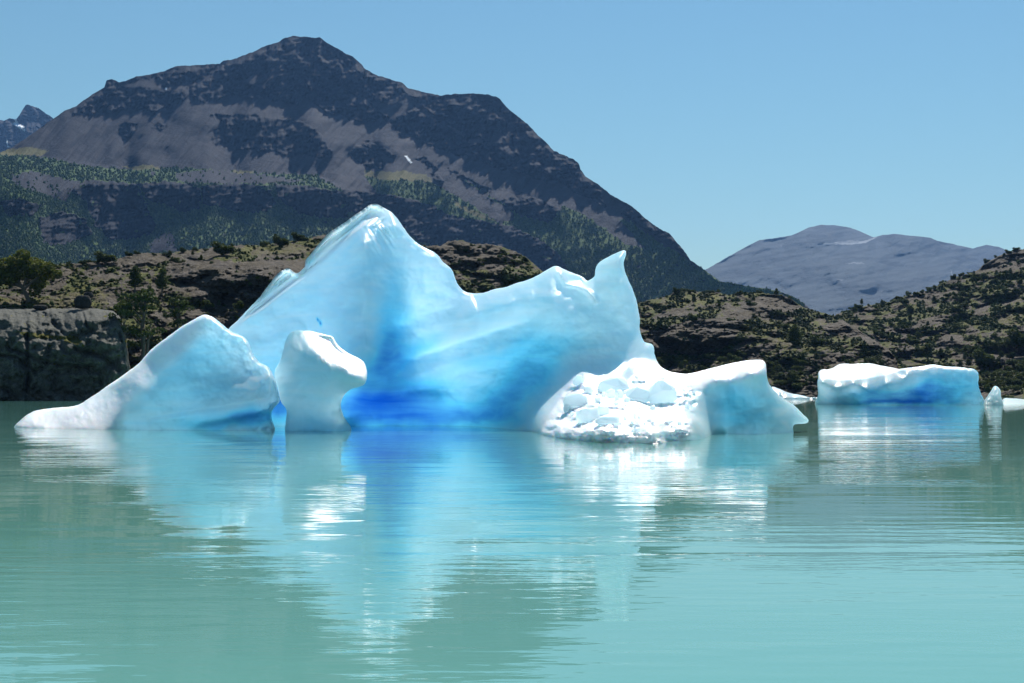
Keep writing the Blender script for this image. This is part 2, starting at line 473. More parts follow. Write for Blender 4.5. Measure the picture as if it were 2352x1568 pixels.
def main_relief(px, py, d):
    z = np.zeros(px.shape)
    # sharp buttress ridge between the lit left wall and the blue hollow
    g = sstep(520, 600, py) * (1 - sstep(892, 915, py))
    t = (px - ridge_x(py)) / 7.0
    sp_ = np.clip(np.log1p(np.exp(np.clip(t, -30, 30))), 0, 50)
    z += g * 2.6 * (1 - np.exp(-sp_ / 5.0)) * np.exp(-np.maximum(px - ridge_x(py), 0) / 90.)
    z += (1 - sstep(885, 915, py)) * 0
    # overhang under the buttress: the hollow cuts back towards the left
    lip = 882 + (px - 858) * 0.03
    z += 2.6 * sstep(lip, lip + 26, py) * (1 - sstep(850, 960, px)) * sstep(560, 700, px)
    # melt flutes on the upper slab
    u = px * .79 - py * .61; v = px * .61 + py * .79
    slab = [(525, 757), (605, 713), (700, 640), (770, 575), (837, 520)]
    sd = np.interp(px, [s[0] for s in slab], [s[1] for s in slab]) - py
    fl = sstep(-6, 12, sd) * (1 - sstep(850, 905, px))
    z += fl * 1.0 * pn(u * .005, v * .11, 2.2) + fl * 0.45 * pn(u * .010, v * .3, 7.2)
    z += fl * 0.10 * np.clip(sd, 0, 60)
    # comb of drip grooves right of the summit
    gm = np.exp(-((px - 880) / 26) ** 2 - ((py - 525) / 34) ** 2)
    z += gm * 0.8 * pn((px * .8 - (py) * .55) * .16, (px + py) * .01, 1.1)
    # small rounded pillar below the summit
    z -= 0.35 * np.exp(-((px - (836 + (py - 560) * .01)) / 14) ** 2) * sstep(512, 540, py) * (1 - sstep(700, 760, py))
    # long sweeping bulges in the hollow
    hb = sstep(868, 900, px) * (1 - sstep(1150, 1260, px)) * sstep(640, 700, py)
    q = (py - 880) + (px - 860) * 0.40 - 0.00018 * (px - 860) ** 2
    z -= hb * 1.05 * (1.3 * np.exp(-((q + 75) / 26) ** 2) - 0.9 * np.exp(-((q + 25) / 16) ** 2) + 1.0 * np.exp(-((q - 22) / 20) ** 2))
    # fold next to the saddle
    z += 0.2 * sstep(0, 7, (px - 1078) - (py - 670) * .35) * np.exp(-((py - 690) / 40) ** 2) * (1 - sstep(1085, 1130, px))
    # ledge and niche on the right-hand wall
    k = linedist(px, py, [(1288, 630), (1300, 652), (1325, 656), (1350, 668), (1368, 690)])
    z += -0.7 * np.exp(-(k / 6) ** 2) + 1.1 * np.exp(-(((px - 1340) / 34) ** 2 + ((py - 640) / 16) ** 2))
    # scalloped (sun-cupped) surfaces, granular on the apron
    gr = sstep(-4, 16, py - ap_b(px)) * sstep(1225, 1260, px) * (1 - sstep(1575, 1610, px))
    z += 0.55 * fbm(px * .012, py * .014, 5.5, 4, .45) * (1 - .3 * gr)
    z += gr * (0.75 * fbm(px * .03, py * .06, 6.5, 5, .62) - .5 * np.abs(pn(px * .05, py * .11, 3.3)))
    # apron lumps
    for lx, ly, rx, ry, hh in ((1340, 990, 60, 16, 1.3), (1440, 1000, 70, 13, 1.2), (1560, 985, 55, 22, 1.6), (1480, 955, 90, 16, 1.0), (1420, 925, 50, 14, .9), (1585, 930, 30, 22, .8)):
        z -= hh * np.exp(-((px - lx) / rx) ** 4 - ((py - ly) / ry) ** 4)
    # lit shoulder rolling over into the right lobe's blue face
    z += 0.25 * pn(px * .05, py * .01, 8.8) * sstep(1600, 1680, px)
    return z
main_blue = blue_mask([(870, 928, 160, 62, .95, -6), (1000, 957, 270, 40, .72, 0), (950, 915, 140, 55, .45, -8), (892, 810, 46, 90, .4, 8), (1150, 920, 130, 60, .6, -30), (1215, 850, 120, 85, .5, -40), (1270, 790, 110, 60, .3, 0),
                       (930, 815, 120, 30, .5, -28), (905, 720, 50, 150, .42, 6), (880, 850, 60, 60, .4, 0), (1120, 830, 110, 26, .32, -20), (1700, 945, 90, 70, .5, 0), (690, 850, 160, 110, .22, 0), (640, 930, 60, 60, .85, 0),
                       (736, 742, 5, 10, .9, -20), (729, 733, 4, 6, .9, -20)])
ap_b = lambda px: np.interp(px, [1235, 1290, 1312, 1440, 1475, 1500, 1600], [1000, 905, 876, 872, 842, 846, 860])
def main_ice(px, py, d):
    b = main_blue(px, py, d)
    gr = np.maximum((.45 * sstep(-110, 0, py - ap_b(px)) * sstep(1170, 1260, px) * (1 - sstep(1380, 1460, px)) + .65 * sstep(-8, 10, py - ap_b(px)) * sstep(1225, 1250, px)) * (1 - sstep(1570, 1600, px)),
                    (1 - sstep(22, 50, py - np.interp(px, [1450, 1500, 1580, 1750], [830, 850, 858, 828]))) * sstep(1440, 1480, px) * sstep(840, 850, py + 0 * px + 20))
    sd = np.interp(px, [525, 605, 700, 770, 837, 900], [757, 713, 640, 575, 520, 500]) - py
    u = px * .79 - py * .61; v = px * .61 + py * .79
    sl = sstep(-4, 8, sd) * (1 - sstep(850, 900, px)) * np.clip(.45 + .7 * pn(u * .006, v * .16, 4.2), 0, .8)
    pil = .08 * np.exp(-((px - (838 + (py - 560) * .03)) / 11) ** 2) * sstep(512, 540, py) * (1 - sstep(760, 880, py))
    gr = np.maximum(gr, np.maximum(sl, pil))
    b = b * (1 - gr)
    return np.stack([b, gr, 0 * b], -1)
me, main_field = solid('iceberg', main_top, main_ctrl, ICE, step=2.6, r=20, a=1.1, T=lambda x, y: 5.0 + 7 * np.exp(-((x - 980) / 260) ** 2 - ((y - 920) / 60) ** 2) + 0, RT=130, relief=main_relief, icefn=main_ice)
tag(link('iceberg', me), 'huge peaked iceberg with a pointed horn and a deep blue hollow at the waterline', 'iceberg')

# ---- left iceberg --------------------------------------------------------------------------
left_out = c1([(85, 1440), (100, 1420), (150, 1375), (205, 1343), (260, 1335), (350, 1325), (430, 1320), (480, 1305), (530, 1270), (580, 1240), (640, 1195), (710, 1150), (770, 1105), (830, 1060), (870, 1010),
               (910, 970), (970, 925), (1050, 865), (1110, 825), (1170, 792), (1205, 773), (1230, 772), (1262, 785), (1300, 810), (1345, 850), (1390, 880), (1430, 895), (1465, 915), (1485, 950), (1500, 1000),
               (1520, 1035), (1555, 1065), (1595, 1080), (1612, 1105), (1628, 1140), (1643, 1170), (1648, 1205), (1655, 1240), (1668, 1285), (1655, 1303), (1630, 1325), (1612, 1360), (1618, 1400), (1637, 1450)]) \
    + [(634, 1040), (400, 1045), (150, 1040), (30, 1025), (22, 990)]
left_ctrl = [(35, 975, W(981)), (100, 980, W(983)), (200, 982, W(985)), (300, 983, W(986)), (400, 985, W(987)), (500, 986, W(988)), (600, 985, W(988)), (630, 985, W(988)),
             (100, 948, W(983) + 5), (170, 938, W(985) + 5.5), (250, 900, W(985) + 7), (330, 830, 118), (400, 770, 114.5), (470, 725, 112.5), (540, 770, 111), (600, 850, 109.5),
             (250, 950, 113), (330, 890, 111), (400, 830, 110.6), (460, 790, 110.3), (480, 850, 109.4), (560, 870, 108.8), (600, 900, 107.8), (612, 880, 108), (622, 930, 108), (400, 920, 108.6), (500, 930, 107.6), (590, 935, 107.3),
             (540, 960, 107.6), (450, 960, 108.2), (620, 960, 108), (300, 960, 109.8), (35, 1030, W(981)), (300, 1040, W(986)), (630, 1040, W(988))]
def left_relief(px, py, d):
    z = 0.45 * fbm(px * .011, py * .013, 12.5, 4, .45)
    # undercut notch sweeping up to the right above the water
    ln = np.interp(px, [230, 300, 400, 500, 570, 625], [985, 968, 950, 936, 924, 912])
    z += 1.1 * sstep(-3, 12, py - ln) * sstep(300, 420, px)
    z += 0.5 * np.exp(-((py - ln - 26) / 12) ** 2) * sstep(420, 500, px)
    # granular crest on the left slope
    cr = 1 - sstep(25, 60, d)
    z += 0.18 * cr * fbm(px * .06, py * .06, 2.5, 3)
    z += 0.8 * sstep(0, 10, px - np.interp(py, [850, 900, 950], [618, 618, 610])) * sstep(845, 860, py) * (1 - sstep(925, 940, py))
    return z
lb = blue_mask([(430, 850, 160, 120, .34, -20), (520, 965, 170, 28, .6, -8), (580, 955, 60, 30, .4, 0)])
def left_ice(px, py, d):
    slope = (1 - sstep(0, 1, (px - np.interp(py, [720, 800, 860, 930, 980], [470, 400, 330, 260, 240])) / 60.))
    return np.stack([lb(px, py, d) * (1 - slope), slope * .8, 0 * px], -1)
me, left_field = solid('iceberg', left_out, left_ctrl, ICE, step=2.4, r=lambda x, y: 10 + 14 * (1 - sstep(300, 480, x)), a=lambda x, y: 1.0 + 1.2 * (1 - sstep(150, 400, x)) * sstep(40, 120, x), T=3.6, RT=110, relief=left_relief, icefn=left_ice)
tag(link('iceberg', me), 'low pointed iceberg with a long white tail sloping down to the water at far left', 'iceberg')

# ---- mushroom-shaped block -----------------------------------------------------------------
mid_out = c2([(128, 1455), (132, 1400), (140, 1350), (133, 1325), (105, 1300), (92, 1250), (78, 1185), (62, 1135), (68, 1100), (95, 1055), (110, 1015), (118, 980), (128, 935), (148, 890), (180, 866), (215, 868), (270, 869),
              (330, 882), (415, 903), (425, 930), (450, 965), (500, 1000), (560, 1030), (595, 1050), (608, 1075), (617, 1120), (612, 1170), (600, 1192), (560, 1205), (510, 1220), (480, 1250), (462, 1285), (458, 1320),
              (468, 1360), (485, 1390), (505, 1420), (524, 1447)]) + [(808, 1040), (655, 1045)]
mid_ctrl = [(660, 985, W(989)), (720, 986, W(989.5)), (800, 985, W(988.5)), (640, 880, 104.8), (650, 820, 105), (675, 765, 106.5), (680, 800, 104), (700, 900, 103), (720, 940, 103.7), (760, 900, 102.6), (740, 840, 102.6),
            (700, 775, 106), (760, 770, 107), (740, 800, 104.2), (790, 800, 106), (800, 840, 102.9), (830, 835, 104.2), (835, 875, 102.3), (800, 880, 101.9), (790, 900, 103.2), (770, 940, 104), (680, 950, 104.6), (720, 1040, 104.6), (790, 970, 104.6)]
def mid_relief(px, py, d):
    top = py - np.interp(px, [690, 740, 800, 845], [762, 815, 850, 870])
    return 0.3 * fbm(px * .02, py * .02, 22.5, 4, .45) + 0.03 * np.clip(-top, 0, 60) * sstep(690, 720, px)
def mid_ice(px, py, d):
    top = py - np.interp(px, [690, 740, 800, 845], [775, 830, 862, 880])
    g = (1 - sstep(-10, 8, top)) * sstep(685, 705, px)
    return np.stack([0.12 * sstep(20, 60, d) * (1 - g), g, 0 * px], -1)
me, mid_field = solid('iceberg', mid_out, mid_ctrl, ICE_THIN, step=2.2, r=14, a=.8, T=1.7, RT=70, relief=mid_relief, icefn=mid_ice)
tag(link('iceberg', me), 'mushroom-shaped ice block with overhanging cap and narrow foot, left of the blue hollow', 'iceberg')

# ---- right-hand tabular berg ----------------------------------------------------------------
tab_out = c9([(398, 1415), (415, 1380), (428, 1350), (425, 1300), (418, 1240), (432, 1225), (423, 1180), (432, 1160), (465, 1148), (500, 1155), (540, 1140), (580, 1115), (610, 1105), (680, 1108), (760, 1105), (850, 1103), (900, 1115), (960, 1128),
              (1020, 1140), (1068, 1150), (1120, 1140), (1200, 1133), (1260, 1122), (1330, 1112), (1370, 1115), (1430, 1128), (1520, 1132), (1600, 1140), (1660, 1148), (1690, 1160), (1700, 1195), (1703, 1230), (1692, 1260), (1703, 1300), (1715, 1340),
              (1735, 1375), (1752, 1410), (1765, 1430)]) + [(2268, 950), (1870, 950)]
tw = W(929.5)
tab_ctrl = [(1880, 925, W(928)), (1980, 927, tw), (2080, 928, tw), (2180, 928, tw), (2260, 928, tw), (1885, 872, tw + 4), (1960, 873, tw + 3), (2030, 860, tw + 2), (2080, 850, tw + 3),
            (1885, 850, tw + 22), (1930, 836, tw + 40), (2000, 836, tw + 40), (2060, 848, tw + 8), (2140, 842, tw + 4.5), (2230, 850, tw + 4), (1960, 900, tw + 2), (2100, 895, tw + 2), (2200, 890, tw + 2), (1960, 850, tw + 26), (2010, 850, tw + 20), (1900, 950, tw), (2250, 950, tw)]
tab_blue = blue_mask([(2120, 905, 90, 45, .8, 0), (2010, 908, 110, 22, .6, 0), (2200, 890, 90, 60, .45, 0), (2060, 922, 140, 9, .9, 0)])
def tab_ice(px, py, d):
    top = py - np.interp(px, [1875, 1960, 2030, 2068, 2120, 2240], [870, 873, 862, 850, 848, 848])
    g = 1 - sstep(-3, 3, top)
    return np.stack([tab_blue(px, py, d) * (1 - g), g * .7, 0 * g], -1)
me, _ = solid('iceberg', tab_out, tab_ctrl, ICE_FAR, step=1.8, r=6, a=2.0, T=9, RT=60, icefn=tab_ice,
              relief=lambda px, py, d: .6 * fbm(px * .02, py * .02, 31.5, 4, .5) + .5 * pn(px * .05, py * .02, 7.1) * sstep(845, 875, py), jit=.9)
tag(link('iceberg', me), 'flat-topped tabular iceberg with a snow-white top, off to the right by the far shore', 'iceberg')

# ---- small bergs and floes -------------------------------------------------------------------
sm_out = c9([(1735, 1440), (1745, 1395), (1770, 1360), (1800, 1320), (1818, 1280), (1832, 1277), (1860, 1295), (1876, 1320), (1875, 1350), (1870, 1362), (1885, 1385), (1893, 1415), (1900, 1445)]) + [(2306, 945), (2256, 945)]
sw = W(930.5)
me, _ = solid('iceberg', sm_out, [(2265, 928, sw), (2280, 928, sw), (2300, 928, sw), (2285, 890, sw + 4), (2270, 910, sw + 2), (2295, 905, sw + 2)], ICE_FAR, step=1.4, r=7, a=1.5, T=5, RT=20,
              relief=lambda px, py, d: .5 * fbm(px * .05, py * .05, 41.5, 3), jit=.7)
tag(link('iceberg', me), 'small pyramid-shaped ice growler just right of the flat-topped iceberg', 'ice growler')

fl_out = c9([(1880, 1420), (1885, 1385), (1900, 1376), (1940, 1380), (2000, 1383), (2059, 1388), (2110, 1395), (2160, 1412), (2200, 1440)]) + [(2390, 935), (2300, 938)]
me, _ = solid('ice_floe', fl_out, [(2300, 930, W(928)), (2350, 928, W(928)), (2390, 928, W(928)), (2310, 914, W(928) + 12), (2360, 917, W(928) + 12)], ICE_CHUNK, step=1.6, r=5, a=3, T=10, RT=16, jit=.5)
tag(link('ice_floe', me), 'flat white ice floe at the right edge beside the pyramid growler', 'ice floe')

f2_out = c7([(1365, 1220), (1400, 1215), (1440, 1235), (1490, 1255), (1540, 1278), (1600, 1292), (1660, 1300), (1720, 1315), (1760, 1328), (1800, 1322), (1838, 1318), (1842, 1335), (1800, 1345), (1700, 1343), (1600, 1342), (1500, 1345)]) \
    + [(1795, 925), (1765, 925)]
f2w = W(916.5)
me, _ = solid('ice_floe', f2_out, [(1770, 914, f2w), (1800, 915, f2w), (1840, 914, f2w), (1878, 913.5, f2w), (1775, 893, f2w + 12), (1800, 900, f2w + 8), (1830, 907, f2w + 8), (1790, 925, f2w)], ICE_CHUNK, step=1.3, r=4, a=2.5, T=9, RT=16,
              relief=lambda px, py, d: 1.6 * fbm(px * .06, py * .1, 51.5, 3), jit=.5)
tag(link('ice_floe', me), 'low jagged ice floe in the gap between the great berg and the flat-topped iceberg', 'ice floe')

# ---- loose ice blocks on the apron --------------------------------------------------------------
import bmesh
def chunk(seed, lx, ly, lz, pointed=0.0):
    r_ = random.Random(seed)
    bm = bmesh.new()
    for i in range(26):
        v = [r_.gauss(0, 1) for _ in range(3)]
        n = math.sqrt(sum(c * c for c in v)); v = [c / n for c in v]
        k = 1 / max(abs(v[0]), abs(v[1]), abs(v[2])) * 0.72 + 0.28
        t = max(0.0, v[2]) * pointed
        bm.verts.new((v[0] * k * lx / 2 * (1 - t), v[1] * k * ly / 2 * (1 - t), v[2] * lz / 2 * (1 + .25 * t) * (k if k < 1.15 else 1.15)))
    res = bmesh.ops.convex_hull(bm, input=bm.verts)
    junk = [g for g in res['geom_interior'] if isinstance(g, bmesh.types.BMVert)]
    bmesh.ops.delete(bm, geom=junk, context='VERTS')
    bmesh.ops.bevel(bm, geom=bm.edges[:] + bm.verts[:], offset=min(lx, lz) * .04, segments=2, profile=.6, affect='EDGES', clamp_overlap=True)
    bmesh.ops.triangulate(bm, faces=bm.faces[:])
    bmesh.ops.subdivide_edges(bm, edges=bm.edges[:], cuts=1, use_grid_fill=True)
    for v in bm.verts:
        p = v.co
        dn = float(fbm(p.x * 1.6 + seed, p.y * 1.6, p.z * 1.6, 3))
        v.co = p * (1 + .06 * dn)
    me = bpy.data.meshes.new('ice_chunk'); bm.to_mesh(me); bm.free()
    a_ = me.attributes.new('ice', 'FLOAT_COLOR', 'POINT')
    a_.data.foreach_set('color', np.tile([.0, .1, 0, 1], len(me.vertices)))
    for f_ in me.polygons: f_.use_smooth = True
    me.materials.append(ICE_CHUNK)
    return me
chunks = [  # px centre, py centre, width px, height px, pointed, seed, lift, label
    (1328, 872.5, 26, 24, .1, 3, 0, 'small lone cube of ice perched highest on the white apron, far left of the rubble'),
    (1409, 886, 76, 40, .25, 5, 0, 'wide pale slab of ice leaning at the back of the apron against the blue wall'),
    (1403, 904, 22, 22, .2, 8, 0, 'small rounded ice cube, left one of the pair in front of the pale slab'),
    (1423, 905, 18, 19, .3, 9, 0, 'small pointed ice cube, right one of the pair in front of the pale slab'),
    (1466, 905, 56, 34, .0, 12, 0, 'flat-sided white ice block tucked left of the pyramid block'),
    (1519, 902, 74, 54, .65, 31, 0, 'large pyramid-shaped ice block at the right end of the rubble'),
    (1322, 920, 58, 34, .2, 21, 0, 'broad crumbling ice lump below the lone cube at left of the rubble'),
    (1350, 952, 56, 40, .15, 24, 0, 'big rounded ice boulder lowest in the middle of the rubble'),
    (1395, 965, 58, 20, .0, 27, 0, 'long low ice slab lying beside the rounded boulder near the apron lip'),
    (1383, 942, 34, 26, .2, 29, 0, 'ice lump resting just above the long low slab'),
    (1352, 895, 24, 16, .2, 33, 0, 'little ice fragment just right of and below the lone cube'),
    (1305, 935, 22, 22, .3, 35, 0, 'little ice fragment at the left rim of the apron beside the crumbling lump'),
    (1373, 917, 16, 12, .2, 36, 0, 'tiny ice fragment in the dip between the pair of cubes and the crumbling lump'),
    (1440, 918, 15, 12, .2, 38, 0, 'tiny ice fragment in front of the flat-sided white block'),
]
for k_ in range(34):
    x_ = random.uniform(1285, 1600); y_ = random.uniform(890, 992)
    if x_ < 1290 + (985 - y_) * .15: continue
    h_ = random.choice([4, 5, 6, 7, 9, 12])
    chunks.append((x_, y_, h_ * random.uniform(1, 1.7), h_, random.uniform(0, .5), 60 + k_, 0, 'small white ice crumb strewn between the larger blocks on the apron'))
for px_, py_, w_, h_, pt, sd, lift, lab in chunks:
    dd_ = float(main_field(px_, py_ + h_ * .42)[0])
    s_ = dd_ / F
    o = link('ice_chunk', chunk(sd, w_ * s_, w_ * s_ * .85, h_ * s_ * 1.12, pt))
    P = at(px_, py_ + h_ * .04, dd_ + 0.15 * w_ * s_)
    o.location = P
    tag(o, lab, 'ice chunk', 'ice crumbs on the white apron' if sd >= 60 else 'loose ice blocks on the white apron')

# ------------------------------------------------------------------ terrain from surveyed skylines
def terrain(name, top, x0, x1, bot, ctrl, nr, step, mat, disp=None, jit=1.0, jf=.08, maskfn=None, back=(400, .8), lam=1e-5, lim=None):
    X = np.arange(x0, x1 + step, step)
    tp = np.array(top, float)
    ty = np.interp(X, tp[:, 0], tp[:, 1]) + jit * fbm(X * jf, 0 * X, 5.5, 4, .6)
    S = np.linspace(0, 1, nr)[:, None]
    PX = np.broadcast_to(X[None], (nr, len(X))).copy()
    PY = bot + (ty[None] - bot) * S
    f = ctrl if callable(ctrl) else TPS(ctrl, lam=lam)
    D = f(PX, PY)
    fade = sstep(0, 1, (1 - S) / .03) * .9 + .1
    if disp is not None: D = D + disp(PX, PY) * fade
    V = at(PX, PY, D)
    rows = [V]
    dst, slope = back
    for k in range(1, 7):
        q = V[-1].copy(); q[:, 1] += dst * (k / 6) ** 1.3; q[:, 2] -= dst * slope * (k / 6) ** 1.6
        rows.append(q[None])
    V = np.concatenate(rows); nt_ = nr + 6
    mk, mk2 = maskfn(PX, PY, D)
    mk = np.concatenate([mk, np.repeat(mk[-1:], 6, 0)]); mk2 = np.concatenate([mk2, np.repeat(mk2[-1:], 6, 0)])
    me = mesh(name, V, gridfaces(nt_, len(X)), mat, attrs={'mask': mk.reshape(-1, 3), 'mask2': mk2.reshape(-1, 3)})
    def field(px, py):
        d = f(px, py)
        if disp is not None: d = d + disp(np.atleast_1d(np.asarray(px, float)), np.atleast_1d(np.asarray(py, float)))
        return d
    skyline = lambda x: np.interp(x, X, ty)
    return me, field, skyline

# ---- main mountain -----------------------------------------------------------------------------
ridge = [(-200, 400), (-100, 365), (0, 350), (29, 338), (49, 324), (78, 304), (108, 282), (147, 255), (171, 245), (210, 219), (240, 199), (244.5, 183), (254, 181), (274, 189), (313, 176), (342, 171), (377, 163), (406, 151.6),
         (450, 149), (504, 146), (513.5, 139), (543, 135), (557.5, 127), (587, 117), (606, 106), (641, 95), (655, 85.6), (675, 82), (704, 85), (734, 86), (753, 98.8), (787, 118), (812, 130.6), (831, 147.7), (836, 156), (861, 170),
         (905, 184), (924, 189), (936, 200), (970, 211), (1012, 219), (1037.6, 216), (1076, 214), (1122.5, 216), (1148, 226.5), (1165, 247), (1190.5, 268), (1212, 285), (1241.5, 315), (1271, 344.6), (1297, 357), (1316, 364),
         (1330, 376.5), (1333, 389), (1343.5, 404), (1377, 425), (1403, 446.6), (1432.6, 463.6), (1454, 476), (1483.6, 502), (1509, 521), (1539, 538), (1551.6, 552.8), (1568.5, 572), (1585.5, 597), (1619.5, 620.7), (1653.5, 646),
         (1695, 652.6), (1740, 660), (1790, 668), (1830, 685), (1870, 715), (1900, 740), (2000, 800)]
POLY_ROCK = [
    c5([(200, 535), (310, 462), (420, 472), (490, 465), (560, 445), (650, 455), (730, 460), (800, 440), (870, 395), (900, 392), (950, 420), (1010, 410), (1080, 385), (1130, 385), (1180, 395), (1220, 380), (1240, 400),
        (1290, 410), (1340, 420), (1390, 435), (1430, 395), (1450, 390), (1480, 430), (1530, 465), (1600, 480), (1650, 500), (1720, 512), (1790, 495), (1840, 520), (1850, 550), (1900, 575), (1960, 590), (2010, 610)])
    + c6([(500, 720), (600, 760), (680, 775), (740, 800), (800, 815), (860, 850), (900, 845), (960, 860), (1030, 890), (1110, 915), (1170, 915), (1230, 950), (1300, 990), (1370, 1020), (1420, 1055), (1432, 1050), (1400, 980), (1360, 920),
          (1340, 850), (1340, 760), (1150, 600), (900, 380), (500, 380)]) + [(900, 130), (700, 40), (500, 100), (200, 160), (60, 290)],
    c5([(555, 580), (560, 530), (590, 505), (650, 520), (640, 550), (600, 585)]), c5([(705, 540), (740, 510), (795, 530), (770, 550)]),
    c5([(1000, 610), (1000, 560), (1060, 520), (990, 480), (1160, 475), (1250, 490), (1400, 500), (1480, 545), (1520, 600), (1560, 655), (1500, 680), (1430, 665), (1350, 675), (1260, 635), (1210, 650), (1130, 640), (1080, 615)]),
    c5([(1640, 650), (1680, 620), (1760, 650), (1815, 700), (1800, 735), (1740, 725), (1660, 690)]), c5([(1700, 620), (1730, 600), (1800, 630), (1855, 665), (1830, 672), (1760, 645)]),
    c6([(390, 790), (450, 785), (520, 840), (500, 845), (440, 820)]), c6([(570, 840), (640, 870), (720, 920), (810, 950), (800, 970), (720, 940), (640, 900)]), c6([(480, 860), (540, 890), (560, 915), (500, 900)]),
    c6([(780, 990), (860, 1020), (960, 960), (1060, 1010), (1170, 1050), (1180, 1100), (1120, 1130), (1050, 1110), (960, 1090), (880, 1050)]),
    c6([(1505, 1085), (1560, 1055), (1640, 1100), (1720, 1150), (1800, 1200), (1870, 1290), (1900, 1345), (1800, 1270), (1700, 1210), (1600, 1140), (1530, 1115)]),
]
POLY_SCREE = [
    c5([(560, 345), (620, 320), (740, 300), (800, 340), (900, 320), (1040, 272), (1045, 300), (940, 330), (830, 362), (780, 372), (700, 352)]),
    c5([(1130, 320), (1180, 290), (1240, 290), (1310, 262), (1330, 280), (1240, 312), (1195, 340), (1130, 338)]), c5([(1700, 350), (1750, 375), (1745, 380), (1705, 368)]),
    c5([(1720, 400), (1760, 420), (1850, 400), (1905, 385), (1950, 440), (1900, 480), (1845, 505), (1800, 475)]),
    c6([(322, 435), (345, 430), (420, 490), (520, 575), (510, 580), (420, 530)]), c6([(675, 690), (745, 672), (765, 705), (720, 700), (690, 710)]), c6([(780, 700), (850, 632), (885, 672), (840, 682), (800, 720), (775, 720)]),
    c6([(560, 600), (640, 635), (660, 670), (600, 640)]), c6([(1190, 770), (1250, 790), (1220, 800)]), c6([(640, 750), (700, 760), (745, 800), (690, 780)]),
]
POLY_VEG = [
    [(-210, 380), (0, 352), (60, 358), (110, 362), (180, 378), (290, 390), (360, 384), (470, 388), (560, 396), (640, 400), (730, 402), (745, 415), (790, 440), (840, 442), (960, 486), (1030, 520), (1000, 640), (400, 800), (-210, 800)],
    c6([(120, 880), (240, 902), (330, 905), (480, 910), (560, 960), (640, 1000), (760, 1080), (850, 1140), (940, 1110), (900, 1060), (820, 1000), (640, 900), (700, 920), (820, 1010), (960, 1095), (1060, 1115), (1130, 1130), (1190, 1040),
        (1250, 1065), (1340, 1110), (1450, 1190), (1540, 1255), (1640, 1270), (1560, 1190), (1490, 1110), (1560, 1130), (1660, 1205), (1760, 1270), (1860, 1330), (1960, 1390), (2060, 1440), (2500, 1500), (2500, 1800), (800, 1800), (1000, 1300),
        (700, 1160), (560, 1095), (500, 1045), (370, 1005), (190, 975)]),
]
POLY_CLIFF = [
    c6([(-60, 960), (0, 962), (190, 972), (370, 1002), (500, 1042), (570, 1092), (700, 1112), (860, 1142), (1000, 1192), (1100, 1242), (1160, 1292), (1200, 1350), (1230, 1420), (1000, 1480), (700, 1300), (430, 1240), (200, 1100), (0, 1070)]),
    c5([(340, 830), (400, 780), (520, 790), (640, 800), (700, 930), (735, 1000), (700, 1040), (600, 1070), (520, 1060), (440, 990), (400, 880)]),
    c5([(640, 800), (760, 790), (900, 800), (940, 830), (940, 920), (860, 935), (760, 900), (700, 880)]), c5([(940, 810), (1100, 800), (1260, 810), (1300, 900), (1230, 940), (1100, 930), (950, 890)]),
    c5([(1290, 800), (1450, 810), (1600, 840), (1640, 960), (1500, 960), (1400, 940), (1300, 860)]), c5([(0, 880), (90, 870), (200, 900), (160, 950), (30, 950)]), c5([(180, 960), (300, 930), (400, 960), (430, 1040), (300, 1090), (200, 1080)]),
]
POLY_BROWN = [c5([(60, 760), (150, 740), (330, 780), (420, 800), (330, 840), (320, 890), (200, 850), (60, 800)]), c5([(820, 750), (1000, 735), (1250, 760), (1460, 790), (1250, 800), (1000, 800), (840, 790)]),
              c5([(700, 1080), (800, 1020), (840, 1120), (700, 1130)])]
POLY_GRASS = [c5([(575, 722), (700, 712), (775, 728), (640, 735)]), c5([(0, 640), (140, 628), (230, 645), (200, 665), (0, 668)]), c5([(1710, 735), (1770, 745), (1900, 740), (2000, 760), (2040, 790), (1960, 785), (1830, 785), (1720, 765)]), c5([(1090, 738), (1200, 740), (1190, 752), (1100, 750)]),
              c6([(590, 1010), (760, 1090), (830, 1130), (700, 1090), (610, 1040)])]
def warp(px, py, a=3.0, f=.07):
    return px + a * fbm(px * f, py * f, 1.7, 3), py + a * .8 * fbm(px * f, py * f, 8.7, 3)
def anyp(polys, x, y):
    r_ = np.zeros(x.shape, bool)
    for p_ in polys: r_ |= inpoly(x, y, p_)
    return r_
def mount_masks(px, py, D=None):
    x, y = warp(px, py, 5.0, .05)
    rock = anyp(POLY_ROCK, x, y) & ~anyp(POLY_SCREE, x, y)
    x2, y2 = warp(px, py, 5.0, .09)
    # strata stringers of scree on rock and rock on scree
    st = fbm(px * .012 + py * .01, py * .16 - px * .03, 3.1, 3)
    rock = rock & ~((st > 1.9) & (py > 130))
    thin = (st < -1.7) & (py < 400) & (fbm(px * .01, py * .02, 6.6, 2) > .0)
    rock |= thin
    cliff = anyp(POLY_CLIFF, x2, y2)
    veg = anyp(POLY_VEG, x2, y2)
    brown = anyp(POLY_BROWN, x2, y2)
    patch = fbm(px * .03, py * .045, 9.9, 4) > .85
    veg2 = veg & ~cliff & ~brown & ~patch
    cliffveg = cliff & (fbm(px * .04, py * .05, 4.9, 4) > .8)
    grass = anyp(POLY_GRASS, x2, y2)
    return rock, cliff, veg2 | cliffveg, grass, veg, brown
SNOW = [c5([(1898, 668), (1912, 668), (1935, 700), (1930, 706)]), c5([(772, 350), (785, 352), (782, 360)])]
